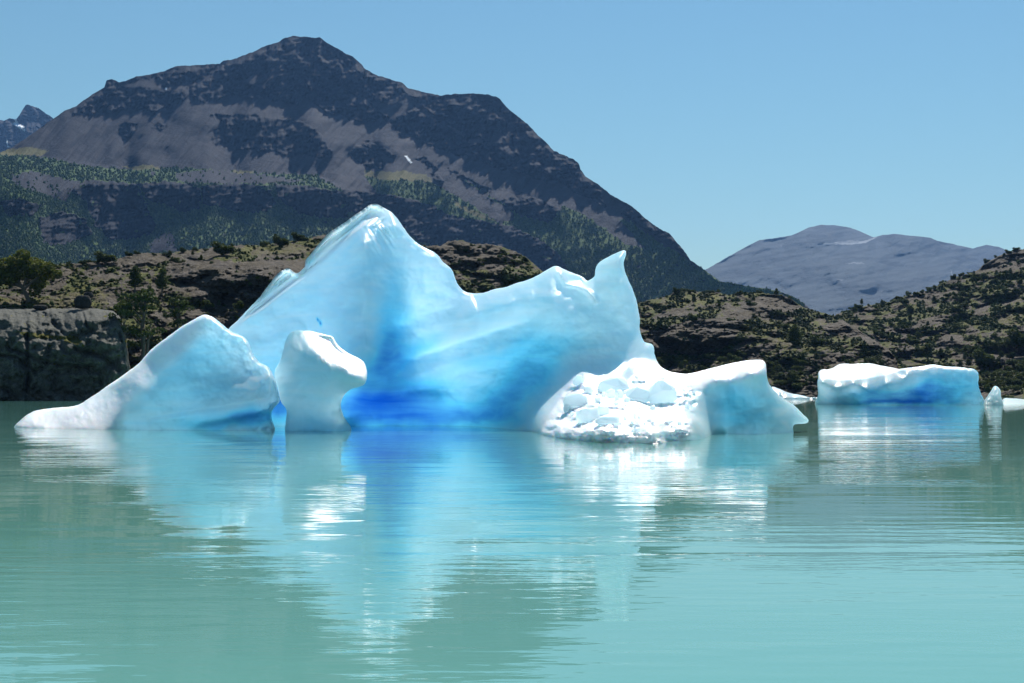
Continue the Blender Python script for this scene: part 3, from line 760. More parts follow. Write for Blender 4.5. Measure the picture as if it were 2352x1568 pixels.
def mount_maskfn(px, py, D):
    rock, cliff, veg, grass, vegall, brown = mount_masks(px, py)
    r_ = np.where(rock, 1.0, 0.0); r_ = np.where(cliff, .93, r_); r_ = np.where(vegall & ~cliff, .82, r_); r_ = np.where(brown, .6, r_)
    # broad tonal variation of the scree fans
    sc_ = fbm((px + py * .9) * .02, (py - px * .5) * .004, 2.2, 4)
    r_ = np.where(~rock & ~cliff & ~vegall, np.clip(.16 + .22 * sc_ + .55 * (1 - sstep(100, 1000, px)), 0, .75), r_)
    g_ = np.where(veg & ~grass, 1.0, 0.0)
    sn = anyp(SNOW, px, py)
    return np.stack([r_, g_, 0 * r_], -1), np.stack([sn * 1.0, grass * .75, 0 * r_], -1)
def mount_base():
    xs_ = np.arange(-140, 2012, 4.0); ys_ = np.arange(70, 806, 3.0)
    ip = lambda pts: np.interp(xs_, [q[0] for q in pts], [q[1] for q in pts])
    rg = np.interp(xs_, [q[0] for q in ridge], [q[1] for q in ridge])
    d0 = ip([(-130, 4200), (0, 4350), (110, 4700), (245, 5000), (450, 5200), (680, 5400), (900, 5300), (1120, 5200), (1330, 4800), (1450, 4450), (1590, 3950), (1700, 3500), (1900, 3100)])
    rk = ip([(-130, 300), (60, 300), (98, 292), (150, 256), (205, 261), (274, 248), (357, 255), (391, 245), (425, 223), (490, 235), (550, 218), (600, 215), (680, 243), (704, 222), (750, 258), (830, 280), (880, 272), (940, 318), (1000, 330), (1075, 367), (1130, 378), (1195, 405), (1260, 418), (1340, 452), (1395, 476), (1440, 510), (1500, 560), (1590, 620), (2000, 800)])
    sh = ip([(-130, 352), (0, 350), (110, 360), (290, 388), (470, 390), (640, 398), (730, 402), (787, 432), (868, 440), (944, 456), (999, 473), (1029, 494), (1084, 503), (1152, 515), (1212, 536), (1254, 558), (1280, 579), (1350, 640), (1450, 700), (2000, 900)])
    ct = ip([(-130, 460), (0, 460), (100, 460), (170, 428), (320, 425), (460, 425), (620, 428), (787, 438), (868, 443), (944, 458), (999, 475), (1029, 496), (1084, 505), (1152, 517), (1212, 538), (1254, 560), (1280, 581), (1350, 642), (1450, 702), (2000, 902)])
    cb = ip([(-130, 490), (0, 492), (100, 520), (200, 560), (330, 545), (460, 490), (620, 500), (787, 520), (870, 545), (1000, 590), (1150, 620), (1280, 660), (1350, 700), (1450, 730), (2000, 930)])
    X, Y = np.meshgrid(xs_, ys_)
    th = np.where(Y < rk, 49., np.where(Y < sh, 30.5, np.where(Y < ct, 15., np.where(Y < cb, 57., 22.))))
    isl = anyp(POLY_ROCK[1:], X, Y) & (Y > rk); scr = anyp(POLY_SCREE, X, Y)
    th = np.where(isl & (th < 40), 42., th); th = np.where(scr, 33., th)
    th = np.where((X > 1300) & (Y > rk), 28.5, th); th = np.where((th > 30) & (th < 31), 30.5 - 2 * sstep(900, 1300, X), th)
    k_ = np.exp(-np.linspace(-2, 2, 9) ** 2); k_ /= k_.sum()
    th = sum(w_ * np.roll(th, i - 4, 1) for i, w_ in enumerate(k_)); th = sum(w_ * np.roll(th, i - 4, 0) for i, w_ in enumerate(k_)) * .5 + th * .5
    th += 2.0 * fbm(X * .012, Y * .02, 4.4, 3)
    t_ = np.tan(np.radians(np.clip(th, 13, 75)))
    rx, ry, rz = ray(0 * ys_, ys_); kk = rz / ry
    D = np.empty(X.shape); D[0] = d0
    for i in range(1, len(ys_)):
        below = ys_[i] > rg
        tt_ = np.maximum(t_[i], kk[i - 1] * 1.12)
        nd_ = D[i - 1] * (tt_ - kk[i - 1]) / (tt_ - kk[i])
        D[i] = np.where(below, nd_, d0)
    k2 = np.exp(-np.linspace(-2, 2, 13) ** 2); k2 /= k2.sum()
    Dp = np.pad(D, ((0, 0), (6, 6)), mode='edge')
    D = sum(w_ * Dp[:, i:i + D.shape[1]] for i, w_ in enumerate(k2))
    def f(px, py):
        u = np.clip((np.asarray(px, float) - xs_[0]) / 4.0, 0, len(xs_) - 1.001); v = np.clip((np.asarray(py, float) - ys_[0]) / 3.0, 0, len(ys_) - 1.001)
        i, j = v.astype(int), u.astype(int); a_, b_ = v - i, u - j
        return (D[i, j] * (1 - a_) + D[i + 1, j] * a_) * (1 - b_) + (D[i, j + 1] * (1 - a_) + D[i + 1, j + 1] * a_) * b_
    return f
def mount_disp(px, py):
    rock, cliff, veg, grass, vegall, brown = mount_masks(px, py)
    rk = (rock | cliff) * 1.0
    big = fbm(px * .006, py * .01, 1.1, 3, .5)
    d_ = 45 * big
    d_ = d_ + 26 * fbm((px + py * .9) * .03, (py - px * .5) * .006, 3.4, 4)
    rough = -48 * billow(px * .022, py * .026, .4, 4, .5) - 10 * fbm(px * .12, py * .04, 2.2, 3)
    strata = 22 * fbm(px * .07 + py * .02, py * .012, 6.6, 3) + 5 * np.sin((py + px * .12 + 9 * fbm(px * .01, py * .01, 5.5, 2)) * .55)
    return d_ * .9 + rk * (rough * .8 + strata - 18)
me, mfield, msky = terrain('mountain', ridge, -130, 2000, 790, mount_base(), 300, 2.2, MOUNT, mount_disp, jit=1.6, jf=.09, maskfn=mount_maskfn, back=(2500, .5))
tag(link('mountain', me), kind='structure')

# ---- distant peak at far left --------------------------------------------------------------------
lp = [(-200, 330), (-60, 300), (0, 275), (10, 277), (20, 272), (37, 273), (44, 265), (51, 253), (60, 239), (75, 243), (88, 248), (104, 259), (120, 270), (150, 300), (200, 340), (260, 380)]
lpm = lambda px, py, D: (np.stack([.9 + 0 * px, 0 * px, 0 * px], -1), np.stack([1.0 * anyp([c5([(48, 502), (75, 497), (85, 515), (115, 535), (118, 553), (95, 545), (55, 518)]), c5([(28, 590), (34, 588), (38, 625), (50, 628), (34, 630)])], px, py), 0 * px, 0 * px], -1))
me, _, _ = terrain('far_peak', lp, -140, 260, 420, [(0, 275, 9500), (60, 240, 9600), (120, 270, 9500), (0, 400, 8600), (200, 400, 8600), (200, 340, 9000), (60, 320, 9150)], 120, 1.6, MOUNT,
                   lambda px, py: -220 * billow(px * .02, py * .02, .7, 5, .55), jit=1.2, jf=.15, maskfn=lpm, back=(3000, .6))
tag(link('far_peak', me), kind='structure')

# ---- far rounded mountain at right ----------------------------------------------------------------
rp = [(1480, 690), (1560, 650), (1619, 620), (1682, 583.7), (1743.5, 551), (1785.5, 545.5), (1820, 539.7), (1858, 522.5), (1885, 516), (1919, 516.8), (1953.7, 522.5), (2007, 544.7), (2026, 539.7), (2057, 536.7), (2080, 539.7),
      (2137, 545.5), (2152.5, 553), (2202, 562.7), (2233, 570), (2267, 562), (2294, 566.5), (2322.6, 578), (2370, 590), (2480, 610)]
def far_mask(px, py, D):
    x, y = warp(px, py, 3, .06)
    P_ = [c4([(1040, 145), (1100, 140), (1170, 150), (1150, 162), (1060, 160)]), c4([(1520, 190), (1580, 185), (1660, 215), (1600, 220)]), c4([(1730, 245), (1760, 200), (1830, 195), (1860, 215), (1830, 255), (1780, 258)]), c4([(1200, 290), (1300, 275), (1440, 278), (1440, 286), (1300, 288)]),
          c4([(1930, 290), (1990, 262), (2040, 300), (1960, 300)]), c4([(1610, 440), (1700, 405), (1800, 395), (1790, 405), (1700, 425)]), c4([(1450, 300), (1560, 300), (1650, 330), (1560, 335)]), c4([(700, 385), (830, 378), (900, 385), (800, 395)]),
          c4([(2010, 345), (2060, 320), (2110, 340), (2080, 370)]), c4([(790, 300), (830, 285), (840, 300)])]
    d_ = anyp(P_, x, y)
    L_ = [c4([(1200, 190), (1300, 180), (1400, 186), (1330, 196)]), c4([(1270, 315), (1330, 308), (1400, 312), (1340, 320)]), c4([(1905, 350), (1920, 365), (1930, 385), (1915, 385)]), c4([(1215, 410), (1270, 412), (1262, 420)]), c4([(880, 205), (900, 206), (895, 212)])]
    l_ = anyp(L_, x, y) * 1.0 + 2.0 * inpoly(px, py, c4([(1080, 198), (1200, 190), (1330, 192), (1400, 178), (1448, 160), (1470, 156), (1400, 192), (1300, 202)]))
    st = fbm(px * .01, py * .12 + px * .02, 3.3, 4)
    r_ = np.clip(.4 + .8 * st, 0, 1); r_ = np.where(d_, 1.0, r_)
    return np.stack([r_, 0 * r_, 0 * r_], -1), np.stack([l_ * .1, 0 * r_, 0 * r_], -1)
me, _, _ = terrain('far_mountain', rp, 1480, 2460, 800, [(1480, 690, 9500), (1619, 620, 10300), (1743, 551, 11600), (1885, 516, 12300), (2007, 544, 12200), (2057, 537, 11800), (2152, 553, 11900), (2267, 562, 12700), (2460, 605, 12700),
                   (1900, 570, 11000), (2060, 590, 10700), (1800, 640, 9700), (1900, 720, 8200), (2200, 640, 10000), (2400, 700, 9000), (1620, 700, 9000), (1960, 545, 12050), (1990, 556, 11500), (1500, 800, 7800), (2400, 800, 7800)], 170, 2.4, FARM,
                   lambda px, py: 230 * fbm(px * .008, py * .016, 4.4, 3) + 55 * fbm(px * .018, py * .045 + px * .012, 2.1, 5, .55), jit=.8, jf=.07, maskfn=far_mask, back=(4000, .5))
tag(link('far_mountain', me), kind='structure')

# ---- near rocky hills --------------------------------------------------------------------------------
h1 = [(-160, 612), (0, 606), (60, 604), (120, 607), (166, 605), (232, 599.5), (270, 594), (324, 580), (386, 582), (430, 575), (483, 568.6), (541, 563), (602, 563), (649, 555), (695, 551), (734, 541), (800, 532), (870, 540), (940, 560), (976, 564), (1011, 565),
      (1030, 553), (1061, 551), (1084, 561), (1119, 559), (1146, 564.7), (1184.6, 578), (1211, 592), (1242, 620), (1290, 650), (1350, 690), (1420, 704), (1460.6, 698), (1491, 689), (1529.5, 681), (1556, 668), (1606, 669.7), (1644, 671.6), (1674.7, 677), (1701.5, 673.5),
      (1736, 672.7), (1759, 675), (1797, 677), (1820, 687), (1835, 700), (1858, 711.7), (1881, 715.6), (1911.7, 723), (1935, 735), (1965, 752), (1990, 770), (2015, 785), (2040, 800), (2058, 825), (2066, 850), (2085, 880), (2110, 905), (2130, 925)]
s1 = W(919.5); s2 = W(911.5); s25 = W(915)
h1c = [(-100, 920, s1), (100, 920, s1 + 12), (330, 919, s1 + 12), (600, 918, s1 + 30), (900, 917, W(917)), (1200, 914, W(914)), (1500, 912, s2), (1850, 912, s2), (2050, 912, s2), (2130, 912, s2),
       (-100, 700, 475), (100, 700, 478), (250, 700, 482), (330, 790, 462), (300, 850, 452), (-100, 612, 560), (60, 606, 560), (166, 606, 560), (150, 650, 520), (250, 650, 525), (270, 594, 585), (330, 640, 548), (386, 582, 610), (480, 700, 530), (480, 740, 512), (420, 690, 530), (400, 640, 560),
       (500, 690, 540), (500, 615, 552), (483, 570, 640), (600, 690, 545), (600, 620, 556), (602, 564, 660), (690, 620, 575), (695, 552, 665), (650, 590, 610), (560, 595, 590), (800, 534, 690), (940, 560, 720), (620, 800, 500),
       (1011, 566, 740), (1061, 552, 750), (1119, 560, 745), (1211, 592, 745), (1100, 640, 690), (1000, 650, 680), (1242, 640, 730), (1100, 750, 640), (1350, 692, 800), (1300, 800, 680),
       (1460, 699, 880), (1556, 669, 930), (1644, 672, 940), (1736, 673, 930), (1797, 678, 925), (1858, 712, 930), (1911, 724, 925), (1990, 771, 850), (2058, 825, 780), (2085, 880, 730),
       (1476, 781, 772), (1511, 756, 785), (1604, 728, 800), (1695, 728, 812), (1600, 814, 772), (1530, 810, 762), (1500, 840, 745), (1600, 860, 735), (1760, 760, 815), (1760, 720, 870), (1640, 700, 880), (1520, 715, 850), (1800, 800, 775), (1850, 760, 840), (1900, 800, 785), (1950, 850, 740), (1800, 860, 725), (1700, 850, 740), (1900, 890, 705), (1960, 800, 800),
       (200, 960, s1 + 5), (1000, 960, W(917) - 10), (1850, 960, s2 - 10), (2130, 960, s2 - 10)]
HROCK = [[(380, 605), (430, 592), (490, 600), (560, 600), (640, 592), (700, 598), (740, 620), (640, 700), (560, 712), (470, 690), (400, 650)],
         c7([(100, 760), (250, 650), (650, 540), (1000, 520), (1090, 600), (1030, 720), (900, 850), (740, 900), (480, 910), (250, 890)]),
         c7([(1000, 480), (1100, 380), (1300, 300), (1550, 320), (1660, 440), (1560, 470), (1350, 470), (1250, 540), (1080, 560)]), c7([(1000, 950), (1150, 840), (1330, 760), (1430, 760), (1400, 850), (1260, 880), (1320, 960), (1200, 980)]),
         c7([(1800, 950), (1900, 900), (2091, 860), (2200, 900), (2150, 980), (1900, 1010)]), c7([(1400, 1180), (1600, 1180), (1800, 1050), (1860, 1250), (1840, 1330), (1700, 1320), (1480, 1250)]),
         c7([(1900, 620), (2091, 550), (2400, 600), (2500, 800), (2400, 830), (2200, 700), (2000, 720)]), c7([(1380, 520), (1500, 500), (1620, 560), (1500, 600)]), c7([(2400, 800), (2600, 850), (2700, 1100), (2500, 1050)]),
         [(975, 562), (1040, 550), (1120, 557), (1180, 590), (1140, 625), (1060, 620), (1000, 600)], [(240, 598), (330, 578), (420, 590), (350, 610), (250, 612)], [(430, 700), (560, 720), (620, 760), (560, 800), (420, 760)]]
HGRASS = [[(-100, 680), (100, 690), (180, 650), (230, 640), (250, 700), (120, 708), (-100, 704)], [(530, 570), (700, 556), (740, 575), (620, 585), (540, 582)], c7([(100, 480), (300, 340), (700, 300), (900, 320), (650, 420), (300, 440)]), c7([(1100, 560), (1400, 560), (1700, 700), (2000, 850), (1500, 840), (1080, 700)])]
def hill_mask(polys, grasspolys, th=.28, seedz=0.0):
    def fn(px, py, D):
        x, y = warp(px, py, 7, .04)
        rk = anyp(polys, x, y)
        n_ = fbm(px * .022, py * .05, 2.4 + seedz, 5, .6)
        tl = th + np.interp(px, [-100, 300, 900, 1300], [.32, .3, .15, 0])
        g_ = sstep(tl - .12, tl + .12, n_) * (~rk)
        g_ = np.maximum(g_, .9 * (~rk) * (fbm(px * .05, py * .1, 7.4 + seedz, 4, .6) > .25 + (tl - th)))
        gr = anyp(grasspolys, x, y) * .55 + .45 * (fbm(px * .03, py * .08, 5.5 + seedz, 4) > .55) * (~rk)
        gr = gr * np.clip(.6 + .5 * fbm(px * .08, py * .2, 1.5, 3), 0, 1)
        r_ = np.clip(.75 + .35 * fbm(px * .02, py * .06, 6.1, 4), .3, 1)
        return np.stack([r_, g_, 0 * r_], -1), np.stack([0 * r_, gr, 0 * r_], -1)
    return fn
def hill_disp(z0, sc=1.0):
    def fn(px, py):
        b_ = billow(px * .010 + .2 * pn(px * .01, py * .02, 2), py * .026, z0, 2, .5)
        c_ = billow(px * .035, py * .085, z0 + 3.3, 4, .55)
        return sc * np.interp(px, [0, 700, 1450], [.5, .65, 1]) * (-15 * b_ - 3.2 * c_ + 2.2 * fbm(px * .12, py * .26, z0 + 1.1, 4, .6))
    return fn
me, h1f, h1s = terrain('rocky_hill', h1, -130, 2130, 960, h1c, 240, 1.8, HILL, hill_disp(.7), jit=2.0, jf=.12, maskfn=hill_mask(HROCK, HGRASS, -.1), back=(260, .5))
tag(link('rocky_hill', me), kind='structure')

h2 = [(1780, 900), (1850, 760), (1911.7, 725), (1931, 717.5), (1957.6, 710), (1996, 700), (2034, 696.5), (2064.6, 685), (2103, 673.5), (2141, 664), (2164, 650.6), (2191, 637), (2217.5, 629.6), (2248, 620), (2259.5, 606.6), (2286, 593), (2309, 581.8), (2352, 570), (2480, 530)]
s3 = W(911.0)
h2c = [(1800, 912, s3), (2000, 911, s3), (2200, 911, s3 - 10), (2352, 912, s3 - 30), (2470, 912, s3 - 30), (1850, 762, 1000), (1931, 718, 1080), (2034, 697, 1120), (2141, 664, 1150), (2248, 620, 1150), (2352, 572, 1150), (2470, 535, 1150),
       (2000, 760, 1000), (2100, 740, 1010), (2080, 800, 920), (2200, 700, 1060), (2200, 800, 900), (2300, 700, 1020), (2300, 800, 870), (2150, 870, 800), (2280, 870, 780), (2352, 850, 790), (2352, 760, 900), (2020, 850, 860), (2470, 750, 900), (2100, 960, s3 - 30), (2470, 960, s3 - 40)]
H2ROCK = [c9([(1050, 930), (1100, 850), (1250, 760), (1400, 710), (1550, 705), (1500, 750), (1350, 800), (1200, 890), (1100, 940)]), c9([(1010, 1000), (1100, 960), (1200, 980), (1180, 1060), (1050, 1080)]), c9([(1340, 1000), (1380, 890), (1500, 870), (1610, 900), (1560, 950), (1430, 1000)]),
          c9([(1700, 340), (1850, 260), (2000, 190), (2150, 130), (2150, 300), (2000, 360), (1850, 380), (1750, 360)]), c9([(1820, 1020), (1980, 850), (2100, 740), (2150, 760), (2150, 1000), (1950, 1130), (1850, 1100)]), c9([(1020, 610), (1150, 560), (1300, 540), (1450, 530), (1500, 560), (1300, 600), (1100, 630)]),
          c9([(1480, 1110), (1600, 1050), (1680, 1060), (1660, 1120), (1560, 1130)]), c9([(1430, 460), (1560, 420), (1640, 440), (1500, 480)])]
H2GRASS = [c9([(1800, 700), (2059, 690), (2150, 700), (2059, 780), (1850, 800)]), c9([(1100, 1110), (1300, 1090), (1460, 1120), (1300, 1150)])]
me, h2f, h2s = terrain('rocky_hill', h2, 1780, 2460, 960, h2c, 230, 1.8, HILL, hill_disp(5.7, 1.25), jit=2.0, jf=.12, maskfn=hill_mask(H2ROCK, H2GRASS, -.1, 4.0), back=(300, .5))
tag(link('rocky_hill', me), kind='structure')

# ---- lake cliff on the left -------------------------------------------------------------------------
cl_out = [(-90, 712), (0, 709), (75, 708), (150, 708.5), (215, 707), (245, 711), (262, 715), (275, 727), (283, 745), (289, 772), (293, 800), (296, 830), (301, 855), (306, 885), (300, 905), (304, 960), (-90, 960)]
cw = W(920.5)
cl_ctrl = [(-80, 920, cw), (50, 920, cw), (150, 920, cw + 2), (250, 920, cw + 4), (295, 920, cw + 8), (50, 860, cw + 1), (200, 860, cw + 3), (50, 800, cw + 3), (200, 800, cw + 5), (270, 800, cw + 8), (50, 775, cw + 5), (200, 775, cw + 6), (60, 760, cw + 9), (200, 765, cw + 9),
           (50, 740, cw + 11), (200, 735, cw + 12), (50, 715, cw + 28), (200, 715, cw + 26), (275, 730, cw + 22), (50, 950, cw), (250, 950, cw + 3)]
def cl_relief(px, py, d):
    z = -3.2 * billow(px * .014, py * .016, 3.3, 4, .55) + 1.6 * fbm(px * .05, py * .05, 4.1, 4)
    for pts_, w_ in (([(20, 800), (60, 812), (100, 830), (140, 838), (215, 842)], 4), ([(60, 770), (66, 860), (60, 900)], 5), ([(170, 800), (215, 812), (255, 830), (270, 850)], 5), ([(0, 815), (40, 820), (60, 838)], 3), ([(190, 720), (200, 750)], 3), ([(120, 740), (145, 765)], 4)):
        z += 2.6 * np.exp(-(linedist(px, py, pts_) / w_) ** 2)
    z -= 3.0 * sstep(-4, 3, py - (782 + 4 * pn(px * .03, 0 * px))) * (1 - sstep(800, 850, py)) * sstep(20, 60, px) * (1 - sstep(180, 200, px))
    return z
def cl_mask(px, py, d):
    x, y = warp(px, py, 3, .08)
    led = anyp([c8([(150, 860), (350, 880), (520, 900), (700, 900), (760, 960), (700, 990), (560, 930), (380, 930), (200, 890)])], x, y)
    led |= (fbm(px * .06, py * .1, 3.9, 4) > .75) & (py > 712) & (py < 850)
    r_ = np.clip(.8 + .5 * fbm(px * .03, py * .008, 6.1, 4), .2, 1)
    r_ = np.where(py < 735, np.clip(.35 + .4 * fbm(px * .04, py * .1, 2.1, 3), 0, 1), r_)
    return np.stack([r_, led * 1.0, 0 * r_], -1)
me, clf = solid('rock_cliff', cl_out, cl_ctrl, CLIFF, step=1.8, r=9, a=20, T=40, RT=60, relief=cl_relief, icefn=cl_mask, jit=1.3, attr='mask')
tag(link('rock_cliff', me), kind='structure')

# ------------------------------------------------------------------ vegetation
def leaves(lumps, n_per, size, rnd, flat=1.0):
    """leaf clumps: small bent quads scattered through the volume of each lump (cx,cy,cz,rx,ry,rz)"""
    V, Fc, Tn = [], [], []
    for (cx, cy, cz, rx, ry, rz) in lumps:
        n = int(n_per * (rx * ry * rz) ** (2 / 3.))
        u = rnd.normal(size=(n, 3)); u /= np.linalg.norm(u, axis=1)[:, None]
        rr = rnd.uniform(.45, 1.05, (n, 1)) ** .6
        c = np.array([cx, cy, cz]) + u * rr * np.array([rx, ry, rz])
        a = rnd.normal(size=(n, 3)); a[:, 2] *= .6 * flat; a /= np.linalg.norm(a, axis=1)[:, None]
        b = np.cross(a, rnd.normal(size=(n, 3))); b /= np.linalg.norm(b, axis=1)[:, None]
        s = size * rnd.uniform(.6, 1.4, (n, 1))
        q = np.stack([c - a * s, c - b * s * .6, c + a * s, c + b * s * .6], 1)
        V.append(q.reshape(-1, 3)); Tn.append(np.repeat(np.clip(rnd.normal(.45, .28, n) + .25 * (u[:, 2]), 0, 1), 4))
    V = np.concatenate(V); Tn = np.concatenate(Tn)
    Fc = np.arange(len(V)).reshape(-1, 4)
    return V, Fc, np.stack([Tn, Tn, Tn], -1)

def tube(path, radii, k=7):
    path = np.array(path, float); V = []; 
    for i, p in enumerate(path):
        t = path[min(i + 1, len(path) - 1)] - path[max(i - 1, 0)]; t /= np.linalg.norm(t) + 1e-9
        s = np.cross(t, [0.3, 1, 0.1]); s /= np.linalg.norm(s); w = np.cross(t, s)
        for j in range(k):
            an = 2 * math.pi * j / k
            V.append(p + radii[i] * (math.cos(an) * s + math.sin(an) * w))
    Fc = [[i * k + j, i * k + (j + 1) % k, (i + 1) * k + (j + 1) % k, (i + 1) * k + j] for i in range(len(path) - 1) for j in range(k)]
    return np.array(V), np.array(Fc)

def join(parts):
    V, Fc, off = [], [], 0
    for v, f in parts:
        V.append(v); Fc.append(np.asarray(f) + off); off += len(v)
    return np.concatenate(V), np.concatenate(Fc)

def make_tree(seed, kind):
    """unit-height tree: returns (trunk mesh, crown mesh)"""
    r_ = np.random.default_rng(seed)
    lumps = []; limbs = []
    if kind == 'shrub':
        for i in range(r_.integers(5, 9)):
            a = r_.uniform(0, 6.28); q = r_.uniform(0, .42)
            lumps.append((q * math.cos(a), q * math.sin(a), r_.uniform(.25, .72), r_.uniform(.18, .34), r_.uniform(.18, .34), r_.uniform(.15, .28)))
        for i in range(4):
            l = lumps[i]; limbs.append(([(0, 0, -.1), (l[0] * .3, l[1] * .3, .15), (l[0], l[1], l[2])], [.035, .028, .012]))
        n, s = 3500, .06
    elif kind == 'column':
        for i in range(r_.integers(9, 13)):
            z = .2 + .78 * i / 12 + r_.uniform(-.04, .04); w = .27 * (1.05 - z) ** .6 + .05
            a = r_.uniform(0, 6.28); q = r_.uniform(0, .5) * w
            lumps.append((q * math.cos(a), q * math.sin(a), z, w * r_.uniform(.6, 1.1), w * r_.uniform(.6, 1.1), r_.uniform(.05, .11)))
            if i % 2 == 0: limbs.append(([(0, 0, z - .1), (lumps[-1][0], lumps[-1][1], z)], [.014, .006]))
        limbs.append(([(0, 0, -.1), (.01, 0, .3), (-.01, .01, .65), (0, 0, .93)], [.04, .03, .018, .006]))
        n, s = 5500, .042
    elif kind == 'beech':
        limbs.append(([(0, 0, -.1), (.02, .01, .2), (-.02, 0, .42), (.03, 0, .7)], [.035, .028, .022, .01]))
        limbs.append(([(.05, .02, -.1), (.09, .02, .25), (.13, .03, .5)], [.025, .02, .01]))
        for i in range(15):
            z = r_.uniform(.32, .95); w = .36 * math.sin(min(1, (1.08 - z) * 1.9) * 1.57)
            a = r_.uniform(0, 6.28); q = r_.uniform(.2, 1.0) * w
            lumps.append((q * math.cos(a), q * math.sin(a), z, r_.uniform(.09, .2), r_.uniform(.09, .2), r_.uniform(.035, .08)))
            limbs.append(([(.01, 0, max(.15, z - .22)), (lumps[-1][0] * .6, lumps[-1][1] * .6, z - .06), (lumps[-1][0], lumps[-1][1], z)], [.013, .009, .004]))
        n, s = 9000, .03
    elif kind == 'windswept':
        limbs.append(([(.18, 0, -.12), (.12, 0, .05), (.02, .02, .25), (-.12, 0, .45), (-.2, 0, .62)], [.05, .045, .04, .03, .012]))
        limbs.append(([(.03, 0, .22), (.25, 0, .42), (.5, .02, .6)], [.03, .022, .01]))
        limbs.append(([(.0, 0, .28), (-.35, 0, .38), (-.65, 0, .45)], [.028, .02, .008]))
        limbs.append(([(.02, 0, .25), (.1, 0, .55), (.12, 0, .85)], [.025, .018, .008]))
        for (x, z, w, h) in ((-.75, .42, .28, .12), (-.55, .55, .34, .13), (-.3, .48, .3, .12), (-.35, .7, .32, .13), (-.05, .6, .34, .14), (-.05, .8, .26, .11), (.1, .92, .16, .08), (.2, .72, .3, .12), (.35, .55, .26, .1),
                             (.5, .66, .26, .1), (.65, .55, .2, .08), (.3, .35, .16, .1), (.22, .22, .13, .1), (-.6, .3, .2, .1), (-.8, .55, .2, .08)):
            lumps.append((x, r_.uniform(-.25, .25), z, w * .95, w * .95, h * 1.35))
        n, s = 15000, .032
    tv, tf = join([tube(p, q, 7 if kind in ('windswept', 'beech') else 5) for p, q in limbs])
    lv, lf, lt = leaves(lumps, n, s, r_)
    mat = LEAF_Y if kind == 'windswept' else LEAF
    return mesh('trunk', tv, tf, BARK), mesh('crown', lv, lf, mat, smooth=False, attrs={'tint': lt})

protos = {k: [make_tree(100 + 10 * i + s, k) for s in range(3 if k != 'windswept' else 1)] for i, k in enumerate(('shrub', 'column', 'beech', 'windswept'))}

def place_tree(kind, name, P, hgt, wid, label, cat, group=None, rot=None, parts=True, var=None):
    tr_, cr_ = protos[kind][(random.randrange(len(protos[kind])) if var is None else var)]
    if parts:
        root = bpy.data.objects.new(name, None); C.objects.link(root); root.empty_display_size = .3
        a_ = link('trunk', tr_, root); b_ = link('crown', cr_, root)
    else:
        root = link(name, cr_)
    root.location = P
    root.rotation_euler = (0, 0, random.uniform(0, 6.28) if rot is None else rot)
    root.scale = (wid, wid, hgt)
    tag(root, label, cat, group)
    return root

# named trees one can point to : base px, base py, height px, width factor, kind, field, label
named = [
    ('windswept', 50, 690, 112, 1.0, 'windswept_tree', 'big wind-leaning tree with yellow-green spreading crown at the left edge above the cliff', 0.0, h1f, -6),
    ('beech', 327, 822, 160, .9, 'beech_tree', 'tall dark many-stemmed tree growing in the gully right of the grey cliff', 0.4, h1f, -12),
    ('beech', 284, 800, 112, .75, 'beech_tree', 'narrow yellow-green tree standing against the right end of the grey cliff', 1.4, h1f, -16),
    ('beech', 408, 775, 92, 1.0, 'beech_tree', 'bushy green tree right of the tall dark gully tree', 2.4, h1f, -10),
    ('shrub', 545, 712, 22, 1.3, 'shrub', 'low green bush at the foot of the dark rock wall behind the icebergs', 2.4, h1f, -3),
    ('column', 310, 668, 62, .9, 'beech_tree', 'dark upright tree under the left hilltop, left of the shadowed rock wall', 2.0, h1f, -6),
    ('column', 372, 672, 60, .9, 'beech_tree', 'dark upright tree at the left end of the shadowed rock wall', 1.0, h1f, -6),
    ('shrub', 512, 586, 32, 1.6, 'shrub', 'largest round dark bush on the left hill skyline', 1.0, h1f, 0),
    ('column', 632, 562, 28, .8, 'conifer_tree', 'small pointed tree on the left skyline between two round bushes', 1.0, h1f, 0),
    ('shrub', 646, 566, 25, 1.3, 'shrub', 'round dark bush directly right of the small pointed skyline tree', 1.0, h1f, 0),
    ('shrub', 685, 553, 20, 1.5, 'shrub', 'rounded bush on the left skyline nearest the main iceberg', 1.0, h1f, 0),
    ('shrub', 242, 604, 28, 1.6, 'shrub', 'dark domed bush on the skyline right of the wind-leaning tree', 1.0, h1f, 0),
    ('column', 1783, 682, 22, .9, 'shrub', 'lone dark tree standing out on top of the middle rocky hill', 1.0, h1f, 0),
    ('column', 1825, 790, 48, 1.2, 'beech_tree', 'large dark pointed tree halfway up the middle rocky hill', 1.0, h1f, -6),
    ('shrub', 1874, 798, 30, 1.3, 'shrub', 'round dark bush right of the large pointed tree on the middle hill', 1.0, h1f, -4),
    ('shrub', 1590, 738, 20, 1.2, 'shrub', 'grey-green round bush above the big shadowed rock face', 1.0, h1f, -3),
    ('column', 1594, 697, 24, .8, 'shrub', 'thin upright bush high on the grassy slope above the shadowed rock face', 1.0, h1f, -2),
    ('shrub', 2255, 845, 46, 1.2, 'shrub', 'biggest dark bush above the right end of the flat-topped iceberg', 1.0, h2f, -8),
    ('shrub', 2335, 800, 48, 1.2, 'shrub', 'large dark bush on the big grey rock at the right edge', 1.0, h2f, -8),
    ('column', 1979, 700, 16, .8, 'conifer_tree', 'tiny pointed tree on the skyline just right of the notch between the hills', 1.0, h2f, 0),
    ('column', 2025, 702, 16, .8, 'conifer_tree', 'small pointed tree left of the pale dome on the right-hand skyline', 1.0, h2f, 0),
]
